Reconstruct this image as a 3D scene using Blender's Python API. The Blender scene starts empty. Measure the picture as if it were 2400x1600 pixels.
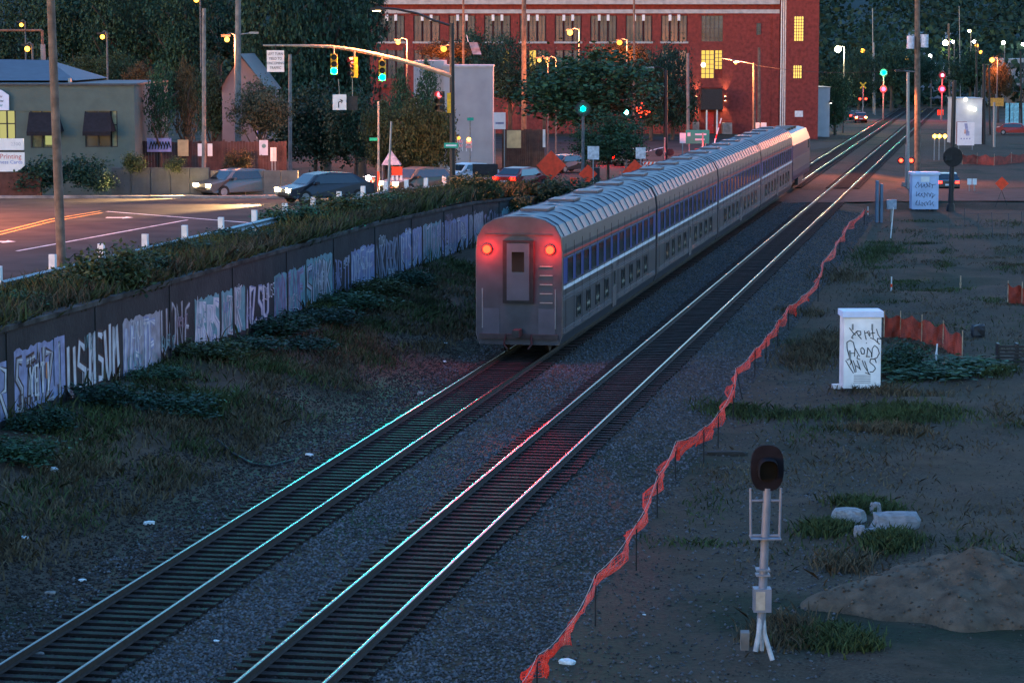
import bpy, math, random
import numpy as np
from mathutils import Vector, Matrix
random.seed(7); RNG = np.random.default_rng(7)
SC = bpy.context.scene
COL = SC.collection
R = math.radians

# ------------------------------------------------------------------ camera, sky, sun, exposure
F, CX, CY, HV, VX, H = 6200., 1200., 800., 105., 2350., 10.9      # focal length and horizon in the photo's 2400 px frame
PITCH = math.atan((CY - HV) / F)
cam = bpy.data.cameras.new('camera'); camo = bpy.data.objects.new('camera', cam); COL.objects.link(camo)
cam.sensor_width = 36; cam.lens = F / 2400 * 36; cam.clip_start = .5; cam.clip_end = 6000
camo.location = (0, 0, H); camo.rotation_euler = (math.pi / 2 - PITCH, 0, 0)
SC.camera = camo
W = bpy.data.worlds.new('World'); SC.world = W; W.use_nodes = True
wn = W.node_tree.nodes; wl = W.node_tree.links
sky = wn.new('ShaderNodeTexSky'); sky.sky_type = 'NISHITA'; sky.sun_disc = False
SUN_EL, SUN_ROT = R(1.6), R(232)
sky.sun_elevation = SUN_EL; sky.sun_rotation = SUN_ROT; sky.air_density = 1.0; sky.dust_density = .6; sky.ozone_density = 3.0
tint = wn.new('ShaderNodeMixRGB'); tint.blend_type = 'MULTIPLY'; tint.inputs[0].default_value = 1
tint.inputs[2].default_value = (.84, .92, 1.0, 1)
wl.new(sky.outputs[0], tint.inputs[1]); wl.new(tint.outputs[0], wn['Background'].inputs['Color'])
wn['Background'].inputs['Strength'].default_value = .15
sl = bpy.data.lights.new('sun', 'SUN'); so = bpy.data.objects.new('sun', sl); COL.objects.link(so)
sl.energy = .006; sl.angle = R(12); sl.color = (1, .8, .62); so.rotation_euler = (R(84), 0, -SUN_ROT + math.pi)
vs = SC.view_settings; vs.view_transform = 'Standard'; vs.look = 'None'; vs.exposure = 3.9; vs.gamma = 1; vs.use_curve_mapping = False
SC.cycles.use_denoising = True; SC.cycles.max_bounces = 5; SC.cycles.sample_clamp_indirect = 4; SC.cycles.sample_clamp_direct = 0
SC.cycles.caustics_reflective = False; SC.cycles.caustics_refractive = False

# ------------------------------------------------------------------ where things stand
AYAW = math.atan2((VX - CX) / F, math.cos(PITCH) + (CY - HV) / F * math.sin(PITCH))
TD = np.array([math.sin(AYAW), math.cos(AYAW)]); ND = np.array([math.cos(AYAW), -math.sin(AYAW)])
def uvw(u, v, z=0.): p = TD * u + ND * v; return Vector((p[0], p[1], z))
def uv(x, y): return x * TD[0] + y * TD[1], x * ND[0] + y * ND[1]
def ray(px, py):
    x = (px - CX) / F; y = -(py - CY) / F; c, s = math.cos(PITCH), math.sin(PITCH)
    d = Vector((x, c + y * s, -s + y * c)); return d / d.y
def onz(px, py, z): d = ray(px, py); return Vector((0, 0, H)) + d * ((z - H) / d.z)
def at(px, py, Y): return Vector((0, 0, H)) + ray(px, py) * Y
def m_px(Y): return Y / F
def sst(a, b, x): t = np.clip((x - a) / (b - a), 0, 1); return t * t * (3 - 2 * t)
def wav(x, y):
    return (np.sin(x * .31 + 1.3) * np.cos(y * .27 + .4) + .5 * np.sin(x * .83 + y * .41) + .35 * np.sin(y * 1.21 - x * .57 + 2) + .2 * np.sin(x * 2.1 + 1) * np.sin(y * 1.9))
TR2, TR1, VW = -12.03, -16.52, -25.75           # track centre lines and the wall, metres right of the camera's line
def plateau(Y): return np.interp(Y, [0, 128, 150, 190, 225, 314, 420], [3.35, 3.3, 2.6, .9, .45, .45, .2])
def zt(X, Y):
    """ground height"""
    X = np.asarray(X, float); Y = np.asarray(Y, float)
    u, v = X * TD[0] + Y * TD[1], X * ND[0] + Y * ND[1]
    w = wav(X, Y)
    e = sst(146, 158, u)
    hp = plateau(Y)
    s = sst(-20.5, -33, v)
    emb = np.interp(v, [-26, -25, -22.5, -20.2, -18.6, -15.2, -14.3, -13.4, -10.6, -8.6, -7.6, 200],
                    [.95, .9, .35, -.22, -.27, -.24, -.27, -.24, -.24, -.5, -.55, -.5])
    bump = np.where(v > -8.2, (.09 * w + .05 * np.sin(X * 1.7 + np.sin(Y * .9)) * np.sin(Y * 1.3 + 1.5 * np.sin(X * .6))) * sst(-8.2, -5, v), np.where(v < -20, .09 * w * sst(-20, -22, v), 0))
    crossing = sst(185, 187.6, Y) * (1 - sst(203.4, 206, Y))
    right = (emb + bump)
    right = right * (1 - e) + (hp * s + (emb + bump * .5) * (1 - s)) * e
    right = right * (1 - crossing * sst(-11, -8, v)) + (-.13) * crossing * sst(-11, -8, v)
    far = sst(230, 330, u)
    right = right * (1 - far) + (-.24 + .3 * sst(-20, -30, v)) * far
    left = hp * (1 - e + e * s)
    return np.where(v <= VW, left, right)
def gz(x, y): return float(zt(x, y))
def hit(px, py):
    d = ray(px, py); t = 20.
    while t < 1500:
        p = Vector((0, 0, H)) + d * t
        if p.z <= gz(p.x, p.y):
            lo, hi = t - max(.3, t * .004), t
            for _ in range(18):
                m = (lo + hi) / 2; p = Vector((0, 0, H)) + d * m
                if p.z <= gz(p.x, p.y): hi = m
                else: lo = m
            return p
        t += max(.3, t * .004)
    return Vector((0, 0, H)) + d * 400
def ground(px, Y):
    x = (px - CX) / F * Y; return Vector((x, Y, gz(x, Y)))

# ------------------------------------------------------------------ materials
MATS = {}
TONE = (('leaves_', .72), ('far_foliage', .85), ('grass', .7), ('dry_grass', .78), ('weed', .85), ('ballast', .72), ('oily', .6), ('creosoted', .6), ('brown_bank', .75), ('dull_pebble', .7), ('pale_gravel', .75), ('sandy', .8), ('tan_clods', .75), ('asphalt', .75), ('crossing', .7), ('sooty', .62), ('spray', .8), ('mossy', .7), ('red_brick', .75), ('dark_brick', .7), ('worn_rail', .5), ('rusty_rail', .6), ('blue_grey_roofing', .25), ('navy', .7), ('grimy', .8), ('stainless_roof', .8), ('pale_siding', .75), ('grey_white', .8), ('pale_cornice', .75), ('weathered_white_cab', 1.0), ('dull_wire', .6), ('galvanised', .55), ('hill', .8), ('pale_blue_grey', .8))
def M(name, col, rough=.75, metal=0., var=.3, scale=5., bump=0., col2=None, spec=.4, detail=6., island=0.):
    if name in MATS: return MATS[name]
    m = bpy.data.materials.new(name); m.use_nodes = True; MATS[name] = m
    n, l = m.node_tree.nodes, m.node_tree.links; b = n['Principled BSDF']
    k = next((f for p, f in TONE if name.startswith(p)), 1.); col = [c * k for c in col]; col2 = [c * k for c in col2] if col2 else None
    b.inputs['Roughness'].default_value = rough; b.inputs['Metallic'].default_value = metal
    b.inputs['Specular IOR Level'].default_value = spec
    tc = n.new('ShaderNodeTexCoord'); no = n.new('ShaderNodeTexNoise'); no.inputs['Scale'].default_value = scale; no.inputs['Detail'].default_value = detail
    l.new(tc.outputs['Object'], no.inputs['Vector'])
    ra = n.new('ShaderNodeValToRGB'); ra.color_ramp.elements[0].position = .32; ra.color_ramp.elements[1].position = .68
    c1 = [max(0, c * (1 - var)) for c in col]; c2 = list(col2) if col2 else [min(1, c * (1 + var)) for c in col]
    ra.color_ramp.elements[0].color = c1 + [1]; ra.color_ramp.elements[1].color = c2 + [1]
    l.new(no.outputs['Fac'], ra.inputs[0]); out = ra.outputs[0]
    if island:
        g = n.new('ShaderNodeNewGeometry'); mr = n.new('ShaderNodeMapRange'); mr.inputs['To Min'].default_value = 1 - island; mr.inputs['To Max'].default_value = 1 + island
        l.new(g.outputs['Random Per Island'], mr.inputs['Value'])
        mx = n.new('ShaderNodeVectorMath'); mx.operation = 'SCALE'; l.new(out, mx.inputs[0]); l.new(mr.outputs[0], mx.inputs['Scale']); out = mx.outputs[0]
    l.new(out, b.inputs['Base Color'])
    if bump:
        no2 = n.new('ShaderNodeTexNoise'); no2.inputs['Scale'].default_value = scale * 6; no2.inputs['Detail'].default_value = 4; l.new(tc.outputs['Object'], no2.inputs['Vector'])
        bp = n.new('ShaderNodeBump'); bp.inputs['Strength'].default_value = bump; bp.inputs['Distance'].default_value = .05
        l.new(no2.outputs['Fac'], bp.inputs['Height']); l.new(bp.outputs[0], b.inputs['Normal'])
    return m
def EM(name, col, s):
    if name in MATS: return MATS[name]
    m = bpy.data.materials.new(name); m.use_nodes = True; MATS[name] = m
    n, l = m.node_tree.nodes, m.node_tree.links; n.remove(n['Principled BSDF'])
    e = n.new('ShaderNodeEmission'); e.inputs[0].default_value = (*col, 1); e.inputs[1].default_value = s * .3
    l.new(e.outputs[0], n['Material Output'].inputs[0]); return m
def glass(name, col, rough=.15):
    return M(name, col, rough, 0, .3, .7, spec=.8)

m_wood = M('weathered_pole_wood', (.13, .095, .07), .85, 0, .4, 3, .3)
m_wood2 = M('grey_pole_wood', (.16, .15, .14), .85, 0, .3, 3, .3)
m_galv = M('galvanised_steel', (.42, .44, .46), .45, .6, .15, 8)
m_dark = M('dark_painted_metal', (.018, .018, .02), .5, .2, .3, 6)
m_black = M('black_rubber', (.012, .012, .012), .8)
m_white = M('white_paint', (.7, .7, .69), .5, 0, .06, 4)
m_offw = M('aged_white_paint', (.62, .63, .62), .6, 0, .15, 3)
m_orange = M('orange_fabric', (.85, .06, .015), .6, 0, .2, 3)
m_concrete = M('weathered_concrete', (.2, .185, .175), .9, 0, .4, 1.2, .4, spec=.2)
m_asphalt = M('asphalt', (.05, .042, .04), .9, 0, .35, .5, .3, spec=.12)
m_gravel = M('ballast_gravel', (.17, .165, .165), .95, 0, .55, 9, .8, spec=.2)
m_stone = M('ballast_stone_mix', (.105, .105, .112), .9, 0, .3, 3, 0, spec=.2, island=.55)
m_stone2 = M('oily_crib_stone', (.03, .026, .024), .9, 0, .3, 3, 0, spec=.2, island=.5)
m_tie = M('creosoted_timber', (.024, .018, .016), .9, 0, .5, 4, .5, spec=.2)
m_rail = M('worn_rail_steel', (.06, .06, .065), .2, 1., .08, 6)
m_rust = M('rusty_rail_web', (.05, .028, .02), .85, .2, .4, 8)
m_yellow = M('yellow_paint', (.7, .42, .02), .55)
m_green = M('green_sign_sheet', (.0, .3, .2), .45, 0, .05)
m_red = M('red_paint', (.5, .02, .02), .5)
m_brick = M('red_brickwork', (.24, .04, .032), .85, 0, .3, 2.5, .3)
m_trimw = M('pale_cornice', (.5, .48, .46), .7, 0, .2, 2)
m_winglass = M('window_glass', (.05, .065, .065), .2, 0, .8, .3, spec=.6, detail=2, col2=(.11, .14, .15))
m_winlit = EM('lit_window', (1., .62, .12), .28)
m_winlit2 = EM('lit_shop_window', (.9, .85, .32), .13)
m_sodium = EM('sodium_lamp', (1., .36, .05), 2.0)
m_sodium_dim = EM('sodium_lamp_dim', (1., .36, .05), .8)
m_whitelamp = EM('white_lamp', (1., .85, .45), 12)
m_paleglow = EM('pale_lamp', (1, .95, .8), 1.6)
m_grn = EM('green_signal_light', (.0, 1., .8), 60)
m_grn2 = EM('green_signal_light_far', (.0, 1., .35), 12)
m_redl = EM('red_signal_light', (1., .01, .03), 12)
m_redd = EM('red_signal_light_dim', (1., .05, .05), 2.2)
m_tail = EM('red_tail_light', (1., .0012, .0004), 60)
m_head = EM('headlight', (1., .7, .32), 30)
m_headw = EM('white_headlight', (1., .95, .85), 25)
m_amber = EM('amber_light', (1., .38, .03), 6)
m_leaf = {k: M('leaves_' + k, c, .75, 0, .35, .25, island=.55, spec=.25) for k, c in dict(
    dark=(.026, .072, .042), mid=(.045, .105, .05), olive=(.065, .09, .035), pale=(.11, .12, .07), rusty=(.12, .075, .03), conifer=(.018, .056, .036)).items()}  # rusty also holds lamp orange, put into leaves of the lit trees
m_grass = M('grass_blades', (.06, .085, .03), .8, 0, .4, .5, island=.5, spec=.2)
m_dry = M('dry_grass', (.11, .085, .05), .85, 0, .35, .5, island=.45, spec=.2)
m_weed = M('weed_leaves', (.06, .066, .022), .8, 0, .5, .35, island=.6, spec=.2)
m_bark = M('bark', (.07, .052, .04), .9, 0, .4, 6, .4)

# ------------------------------------------------------------------ mesh builder
class MB:
    def __init__(s): s.v, s.f, s.sm = [], [], []
    def add(s, vs, fs, smooth=False):
        o = len(s.v); s.v += [tuple(p) for p in vs]; s.f += [[i + o for i in f] for f in fs]; s.sm += [smooth] * len(fs); return s
    def box(s, x0, x1, y0, y1, z0, z1):
        return s.add([(x, y, z) for z in (z0, z1) for y in (y0, y1) for x in (x0, x1)],
                     [(0, 2, 3, 1), (4, 5, 7, 6), (0, 1, 5, 4), (2, 6, 7, 3), (0, 4, 6, 2), (1, 3, 7, 5)])
    def cbox(s, c, sx, sy, sz, rz=0, rx=0):
        m = Matrix.Rotation(rz, 3, 'Z') @ Matrix.Rotation(rx, 3, 'X')
        vs = [Vector(c) + m @ Vector((x * sx / 2, y * sy / 2, z * sz / 2)) for z in (-1, 1) for y in (-1, 1) for x in (-1, 1)]
        return s.add(vs, [(0, 2, 3, 1), (4, 5, 7, 6), (0, 1, 5, 4), (2, 6, 7, 3), (0, 4, 6, 2), (1, 3, 7, 5)])
    def tube(s, p0, p1, r0, r1=None, n=8, cap=True):
        r1 = r0 if r1 is None else r1; p0, p1 = Vector(p0), Vector(p1); d = (p1 - p0)
        q = d.to_track_quat('Z', 'Y'); vs = []
        for p, r in ((p0, r0), (p1, r1)):
            for i in range(n):
                a = 2 * math.pi * i / n; vs.append(p + q @ Vector((math.cos(a) * r, math.sin(a) * r, 0)))
        s.add(vs, [(i, (i + 1) % n, n + (i + 1) % n, n + i) for i in range(n)], True)
        if cap: s.add(vs[:n], [tuple(range(n))[::-1]]); s.add(vs[n:], [tuple(range(n))])
        return s
    def path(s, pts, r, n=6):
        for i in range(len(pts) - 1):
            a = r[i] if isinstance(r, (list, tuple)) else r; b = r[i + 1] if isinstance(r, (list, tuple)) else r
            s.tube(pts[i], pts[i + 1], a, b, n)
        return s
    def prism(s, poly, y0, y1):
        """poly in x,z extruded along y"""
        n = len(poly); vs = [(x, y0, z) for x, z in poly] + [(x, y1, z) for x, z in poly]
        return s.add(vs, [tuple(range(n)), tuple(range(n, 2 * n))[::-1]] + [(i + n, (i + 1) % n + n, (i + 1) % n, i) for i in range(n)])
    def ball(s, c, r, n=8, sz=1.):
        vs, fs = [], []; k = n // 2
        for j in range(k + 1):
            t = math.pi * j / k
            for i in range(n): a = 2 * math.pi * i / n; vs.append((c[0] + r * math.sin(t) * math.cos(a), c[1] + r * math.sin(t) * math.sin(a), c[2] + sz * r * math.cos(t)))
        for j in range(k):
            for i in range(n): fs.append((j * n + i, (j + 1) * n + i, (j + 1) * n + (i + 1) % n, j * n + (i + 1) % n))
        return s.add(vs, fs, True)
    def mesh(s, name, mat):
        me = bpy.data.meshes.new(name); me.from_pydata(s.v, [], s.f); me.materials.append(mat)
        me.polygons.foreach_set('use_smooth', s.sm); me.update(); return me
    def build(s, name, mat, parent=None, label=None, **k):
        return link(name, s.mesh(name, mat), parent, label, **k)
def link(name, me, parent=None, label=None, kind=None):
    o = bpy.data.objects.new(name, me); COL.objects.link(o)
    if parent: o.parent = parent
    if label: o['label'] = label
    if kind: o['kind'] = kind
    return o
def tag(o, label, cat, group=None, loc=None, rz=0):
    o['label'] = label; o['category'] = cat
    if group: o['group'] = group
    if loc is not None: o.location = loc; o.rotation_euler = (0, 0, rz)
    return o
def T(name, label, cat, loc=(0, 0, 0), rz=0, group=None):
    o = bpy.data.objects.new(name, None); COL.objects.link(o); o.empty_display_size = .2
    return tag(o, label, cat, group, loc, rz)
def kids(o): return [c for c in COL.objects if c.parent == o]
def copy_tree(o, label=None, loc=None, rz=None, parent=None):
    c = o.copy(); COL.objects.link(c)
    if parent: c.parent = parent
    if label: c['label'] = label
    if loc is not None: c.location = loc
    if rz is not None: c.rotation_euler = (0, 0, rz)
    for k in o.children: copy_tree(k, parent=c)
    return c
def struct(o): o['kind'] = 'structure'; return o
def stuff(o): o['kind'] = 'stuff'; return o
def remat(o, mat): o.material_slots[0].link = 'OBJECT'; o.material_slots[0].material = mat; return o
def text(s, size, mat, parent, x, y, z, align='CENTER', name='lettering', rz=0, sx=1.):
    cu = bpy.data.curves.new('t', 'FONT'); cu.body = s; cu.size = size; cu.align_x = align; cu.align_y = 'CENTER'; cu.extrude = .003; cu.resolution_u = 2
    to = bpy.data.objects.new('t', cu); COL.objects.link(to)
    bpy.context.view_layer.update()
    me = bpy.data.meshes.new_from_object(to.evaluated_get(bpy.context.evaluated_depsgraph_get()))
    bpy.data.objects.remove(to); me.name = name; me.materials.clear(); me.materials.append(mat)
    me.transform(Matrix.Translation((x, y, z)) @ Matrix.Rotation(rz, 4, 'Z') @ Matrix.Rotation(math.pi / 2, 4, 'X') @ Matrix.Diagonal((sx, 1, 1, 1)))
    return link(name, me, parent)
def np_mesh(name, V, Fq, mat, smooth=False):
    """V (n,3), Fq (m,k) equal sized faces"""
    me = bpy.data.meshes.new(name); k = Fq.shape[1]
    me.vertices.add(len(V)); me.vertices.foreach_set('co', V.astype(np.float32).ravel())
    me.loops.add(Fq.size); me.loops.foreach_set('vertex_index', Fq.astype(np.int32).ravel())
    me.polygons.add(len(Fq)); me.polygons.foreach_set('loop_start', np.arange(0, Fq.size, k, dtype=np.int32))
    me.polygons.foreach_set('loop_total', np.full(len(Fq), k, np.int32))
    if smooth: me.polygons.foreach_set('use_smooth', np.ones(len(Fq), bool))
    me.materials.append(mat); me.update(calc_edges=True); return me
def leaves(P, size, mat, name, aspect=.6, seed=1):
    """randomly turned leaf-sized quads at P"""
    g = np.random.default_rng(seed); n = len(P)
    a = g.normal(size=(n, 3)); a /= np.linalg.norm(a, axis=1)[:, None]
    b = g.normal(size=(n, 3)); b = np.cross(a, b); b /= np.linalg.norm(b, axis=1)[:, None] + 1e-9
    s = (size * g.uniform(.6, 1.3, n))[:, None]
    A, B = a * s, b * s * aspect
    V = np.stack([P - A, P + B, P + A, P - B], 1).reshape(-1, 3)
    return np_mesh(name, V, np.arange(4 * n).reshape(-1, 4), mat)
def blades(P, h, mat, name, w=.03, lean=.35, seed=1):
    g = np.random.default_rng(seed); n = len(P); hh = (h * g.uniform(.5, 1.3, n))[:, None]
    an = g.uniform(0, 2 * np.pi, n); d = np.stack([np.cos(an), np.sin(an), 0 * an], 1) * w
    le = g.normal(size=(n, 3)) * lean; le[:, 2] = 0
    mid = P + le * hh * .35 + np.array([0, 0, 1.]) * hh * .55; tip = P + le * hh + np.array([0, 0, 1.]) * hh * .95
    V = np.stack([P - d, P + d, mid + d * .8, tip, mid - d * .8], 1).reshape(-1, 3)
    return np_mesh(name, V, np.arange(5 * n).reshape(-1, 5), mat)
def lamp(name, kind, loc, power, col, r=.15, target=None, cone=140):
    l = bpy.data.lights.new(name, kind); l.energy = power * .29; l.color = col; l.shadow_soft_size = r
    o = bpy.data.objects.new(name, l); COL.objects.link(o); o.location = loc
    if kind == 'SPOT':
        l.spot_size = R(cone); l.spot_blend = .6
        d = (Vector(target) - Vector(loc)) if target is not None else Vector((0, 0, -1)); o.rotation_euler = d.to_track_quat('-Z', 'Y').to_euler()
    return o
NA = (1., .26, .085)

# ------------------------------------------------------------------ ground
def grid_uv(name, us, vs, mat, dz=0.):
    U, V = np.meshgrid(us, vs, indexing='ij'); X = U * TD[0] + V * ND[0]; Y = U * TD[1] + V * ND[1]
    Vt = np.stack([X, Y, zt(X, Y) + dz], -1).reshape(-1, 3); a, b = len(us), len(vs)
    i = np.arange(a * b).reshape(a, b); Fq = np.stack([i[:-1, :-1], i[1:, :-1], i[1:, 1:], i[:-1, 1:]], -1).reshape(-1, 4)
    return link(name, np_mesh(name, Vt, Fq, mat, True))
def ground_mat():
    m = bpy.data.materials.new('yard_ground'); m.use_nodes = True; n, l = m.node_tree.nodes, m.node_tree.links; b = n['Principled BSDF']
    b.inputs['Roughness'].default_value = .95; b.inputs['Specular IOR Level'].default_value = .15
    tc = n.new('ShaderNodeTexCoord')
    def noise(s, d=6, r=.6):
        t = n.new('ShaderNodeTexNoise'); t.inputs['Scale'].default_value = s; t.inputs['Detail'].default_value = d; t.inputs['Roughness'].default_value = r; l.new(tc.outputs['Object'], t.inputs['Vector']); return t.outputs['Fac']
    def ramp(f, a, c1, bb, c2):
        t = n.new('ShaderNodeValToRGB'); t.color_ramp.elements[0].position = a; t.color_ramp.elements[1].position = bb
        t.color_ramp.elements[0].color = (*c1, 1); t.color_ramp.elements[1].color = (*c2, 1); l.new(f, t.inputs[0]); return t.outputs[0]
    def mix(f, x, y):
        t = n.new('ShaderNodeMixRGB'); l.new(f, t.inputs[0]); l.new(x, t.inputs[1]); l.new(y, t.inputs[2]); return t.outputs[0]
    dirt = ramp(noise(1.7, 8), .3, (.047, .028, .016), .7, (.088, .055, .034))
    grit = ramp(noise(14, 3), .4, (.033, .0215, .014), .66, (.092, .066, .046))
    green = ramp(noise(5, 6), .3, (.0112, .0161, .0077), .7, (.0223, .0298, .0130))
    dry = ramp(noise(7, 6), .3, (.0360, .0260, .0153), .7, (.0620, .0465, .0271))
    c = mix(ramp(noise(.35, 5), .42, (0, 0, 0), .6, (1, 1, 1)), dirt, grit)
    c = mix(ramp(noise(.16, 5), .5, (0, 0, 0), .62, (1, 1, 1)), c, dry)
    c = mix(ramp(noise(.11, 6), .54, (0, 0, 0), .62, (.9, .9, .9)), c, green)
    l.new(c, b.inputs['Base Color'])
    bp = n.new('ShaderNodeBump'); bp.inputs['Strength'].default_value = .8; bp.inputs['Distance'].default_value = .06; l.new(noise(9, 6), bp.inputs['Height']); l.new(bp.outputs[0], b.inputs['Normal'])
    return m
m_ground = ground_mat()
us = np.unique(np.concatenate([np.arange(15, 70, .5), np.arange(70, 130, .8), np.arange(130, 230, 1.5), np.arange(230, 520, 8), np.arange(520, 1500, 60)]))
vr = np.unique(np.concatenate([np.arange(VW + .02, -7, .3), np.arange(-7, 22, .4), np.arange(20, 60, 2), np.arange(60, 420, 20)]))
struct(grid_uv('ground', us, vr, m_ground))
vl = np.unique(np.concatenate([np.arange(-130, -60, 5), np.arange(-60, -34, 1.5), np.arange(-34, VW - .3, .4125), [VW - .03]]))
us2 = np.unique(np.concatenate([np.arange(15, 110, 3), np.arange(110, 240, 2), np.arange(240, 520, 8)]))
struct(grid_uv('street_verge', us2, vl, m_ground))

def strip(name, rows, mat, dz):
    """rows: (Y, xl, xr) -> sheet that follows the ground"""
    Ys = [r[0] for r in rows]; yy = np.unique(np.concatenate([np.linspace(Ys[i], Ys[i + 1], max(2, int(abs(Ys[i + 1] - Ys[i]) / 1.5) + 1)) for i in range(len(Ys) - 1)]))
    xl = np.interp(yy, Ys, [r[1] for r in rows]); xr = np.interp(yy, Ys, [r[2] for r in rows]); k = 14
    t = np.linspace(0, 1, k)[None]; X = xl[:, None] * (1 - t) + xr[:, None] * t; Y = np.repeat(yy[:, None], k, 1)
    V = np.stack([X, Y, zt(X, Y) + dz], -1).reshape(-1, 3); i = np.arange(len(yy) * k).reshape(len(yy), k)
    Fq = np.stack([i[:-1, :-1], i[:-1, 1:], i[1:, 1:], i[1:, :-1]], -1).reshape(-1, 4)
    return struct(link(name, np_mesh(name, V, Fq, mat, True)))
def vx(Y, v): return (v - Y * ND[1]) / ND[0]                  # x on the line v at depth Y
strip('road', [(40, vx(40, -75), vx(40, -30.2)), (100, vx(100, -75), vx(100, -30.2)), (128, -62, vx(128, -29.4)), (134.9, -62, vx(134.9, -28.9)), (135.6, -9.2, vx(135.6, -28.9)),
               (150, -6.8, vx(150, -29)), (172, -3.0, vx(172, -30)), (200, .6, 9.2), (232, 3.6, 17), (262, 3.0, 24), (292, -20, 36), (303, -30, 38)], m_asphalt, .02)
strip('crossing_road', [(187.5, -2, 70), (203.5, -2, 70)], M('crossing_asphalt', (.06, .048, .042), .9, 0, .3, .8, .2, spec=.12), .035)
strip('far_crossing_road', [(385, 20, 110), (400, 20, 110)], m_asphalt, .03)
strip('pavement', [(135.8, -62, -9.6), (138.0, -62, -9.3)], m_concrete, .13)
kb = MB()
for i in range(35): kb.box(-62 + i * 1.5, -62 + i * 1.5 + 1.48, 135.5, 135.82, 3.0, gz(-40, 135.6) + .15)
struct(kb.build('kerb', m_concrete))
def paint(name, pts, w, mat, dz=.03):
    """painted line along px points lying on the road"""
    m = MB(); P = [hit(*p) for p in pts]
    for a, b in zip(P, P[1:]):
        d = (b - a); d.z = 0; d.normalize(); s = Vector((-d.y, d.x, 0)) * w / 2; n = 8
        for i in range(n):
            p, q = a.lerp(b, i / n), a.lerp(b, (i + 1) / n); vs = [p - s, q - s, q + s, p + s]
            m.add([(x.x, x.y, gz(x.x, x.y) + dz) for x in vs], [(0, 1, 2, 3)])
    return struct(m.build(name, mat))
m_linew = M('worn_white_marking', (.6, .58, .55), .7, 0, .35, 2); m_liney = M('worn_yellow_marking', (.6, .33, .05), .7, 0, .35, 2)
paint('road_marking', [(40, 590), (439, 517)], .16, m_linew); paint('road_marking', [(250, 497), (640, 528)], .2, m_linew)
paint('road_marking', [(-40, 555), (120, 515), (236, 496)], .13, m_liney); paint('road_marking', [(-60, 567), (120, 521), (240, 500)], .13, m_liney)
for a, b in (((-25, 566), (22, 570)), ((262, 510), (300, 513))):
    P0, P1 = hit(*a), hit(*b); mk = MB(); c = (P0 + P1) / 2; L = (P1 - P0).length / 2; z = gz(c.x, c.y) + .03
    mk.add([(c.x - L, c.y - .25, z), (c.x + L * .3, c.y - .25, z), (c.x + L * .3, c.y - .7, z), (c.x + L, c.y, z), (c.x + L * .3, c.y + .7, z), (c.x + L * .3, c.y + .25, z), (c.x - L, c.y + .25, z)], [tuple(range(7))])
    struct(mk.build('road_arrow', m_linew))
paint('road_marking', [(1330, 383), (1362, 372)], .5, m_liney); paint('road_marking', [(1450, 372), (1560, 345)], .25, m_linew)

# ------------------------------------------------------------------ tracks
tie_me = MB().box(-1.3, 1.3, -.115, .115, -.23, -.165).mesh('sleeper', m_tie)
plate_me = None
def rail_mb(x, y0, y1):
    m = MB(); pr = [(-.07, -.165), (.07, -.165), (.07, -.15), (.012, -.135), (.012, -.05), (.035, -.035), (.036, -.008), (.022, -.001), (0, 0), (-.022, -.001), (-.036, -.008), (-.035, -.035), (-.012, -.05), (-.012, -.135), (-.07, -.15)]
    ys = np.arange(y0, y1 + .1, 10.); n = len(pr)
    return pr, ys
def rails(parent, x, us_):
    pr, ys = rail_mb(x, *us_); n = len(pr)
    V = [(x + a, y, b) for y in ys for a, b in pr]; foot, head = MB(), MB()
    fs, hs = [], []
    for j in range(len(ys) - 1):
        for i in range(n):
            f = (j * n + i, j * n + (i + 1) % n, (j + 1) * n + (i + 1) % n, (j + 1) * n + i)
            (hs if 6 <= i <= 9 else fs).append(f)
    foot.add(V, fs); head.add(V, hs, True)
    r = foot.build('rail', m_rust, parent); head.build('running_surface', m_rail, r)
for vc, lab, n_t in ((TR2, 'clear right-hand railway track with bare shiny rails', 300), (TR1, 'left-hand railway track that the train stands on', 300)):
    t = T('railway_track', lab, 'railway track', uvw(0, vc), -AYAW, 'pair of railway tracks')
    for s in (-1, 1): rails(t, s * .7525, (20, 470))
    u0 = 40.; sp = .495; k = 0; run = MB()
    while u0 < 470:
        y = u0 + random.uniform(-.02, .02)
        if k < n_t:
            o = link('sleeper', tie_me, t); o.location = (random.uniform(-.04, .04), y, random.uniform(-.008, .008)); o.rotation_euler = (0, 0, random.uniform(-.012, .012))
        elif not (182 < u0 < 207): run.cbox((0, y, -.2), 2.6, .23, .07)
        k += 1; u0 += sp
    run.build('sleeper_run', m_tie, t, kind='stuff')
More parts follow.
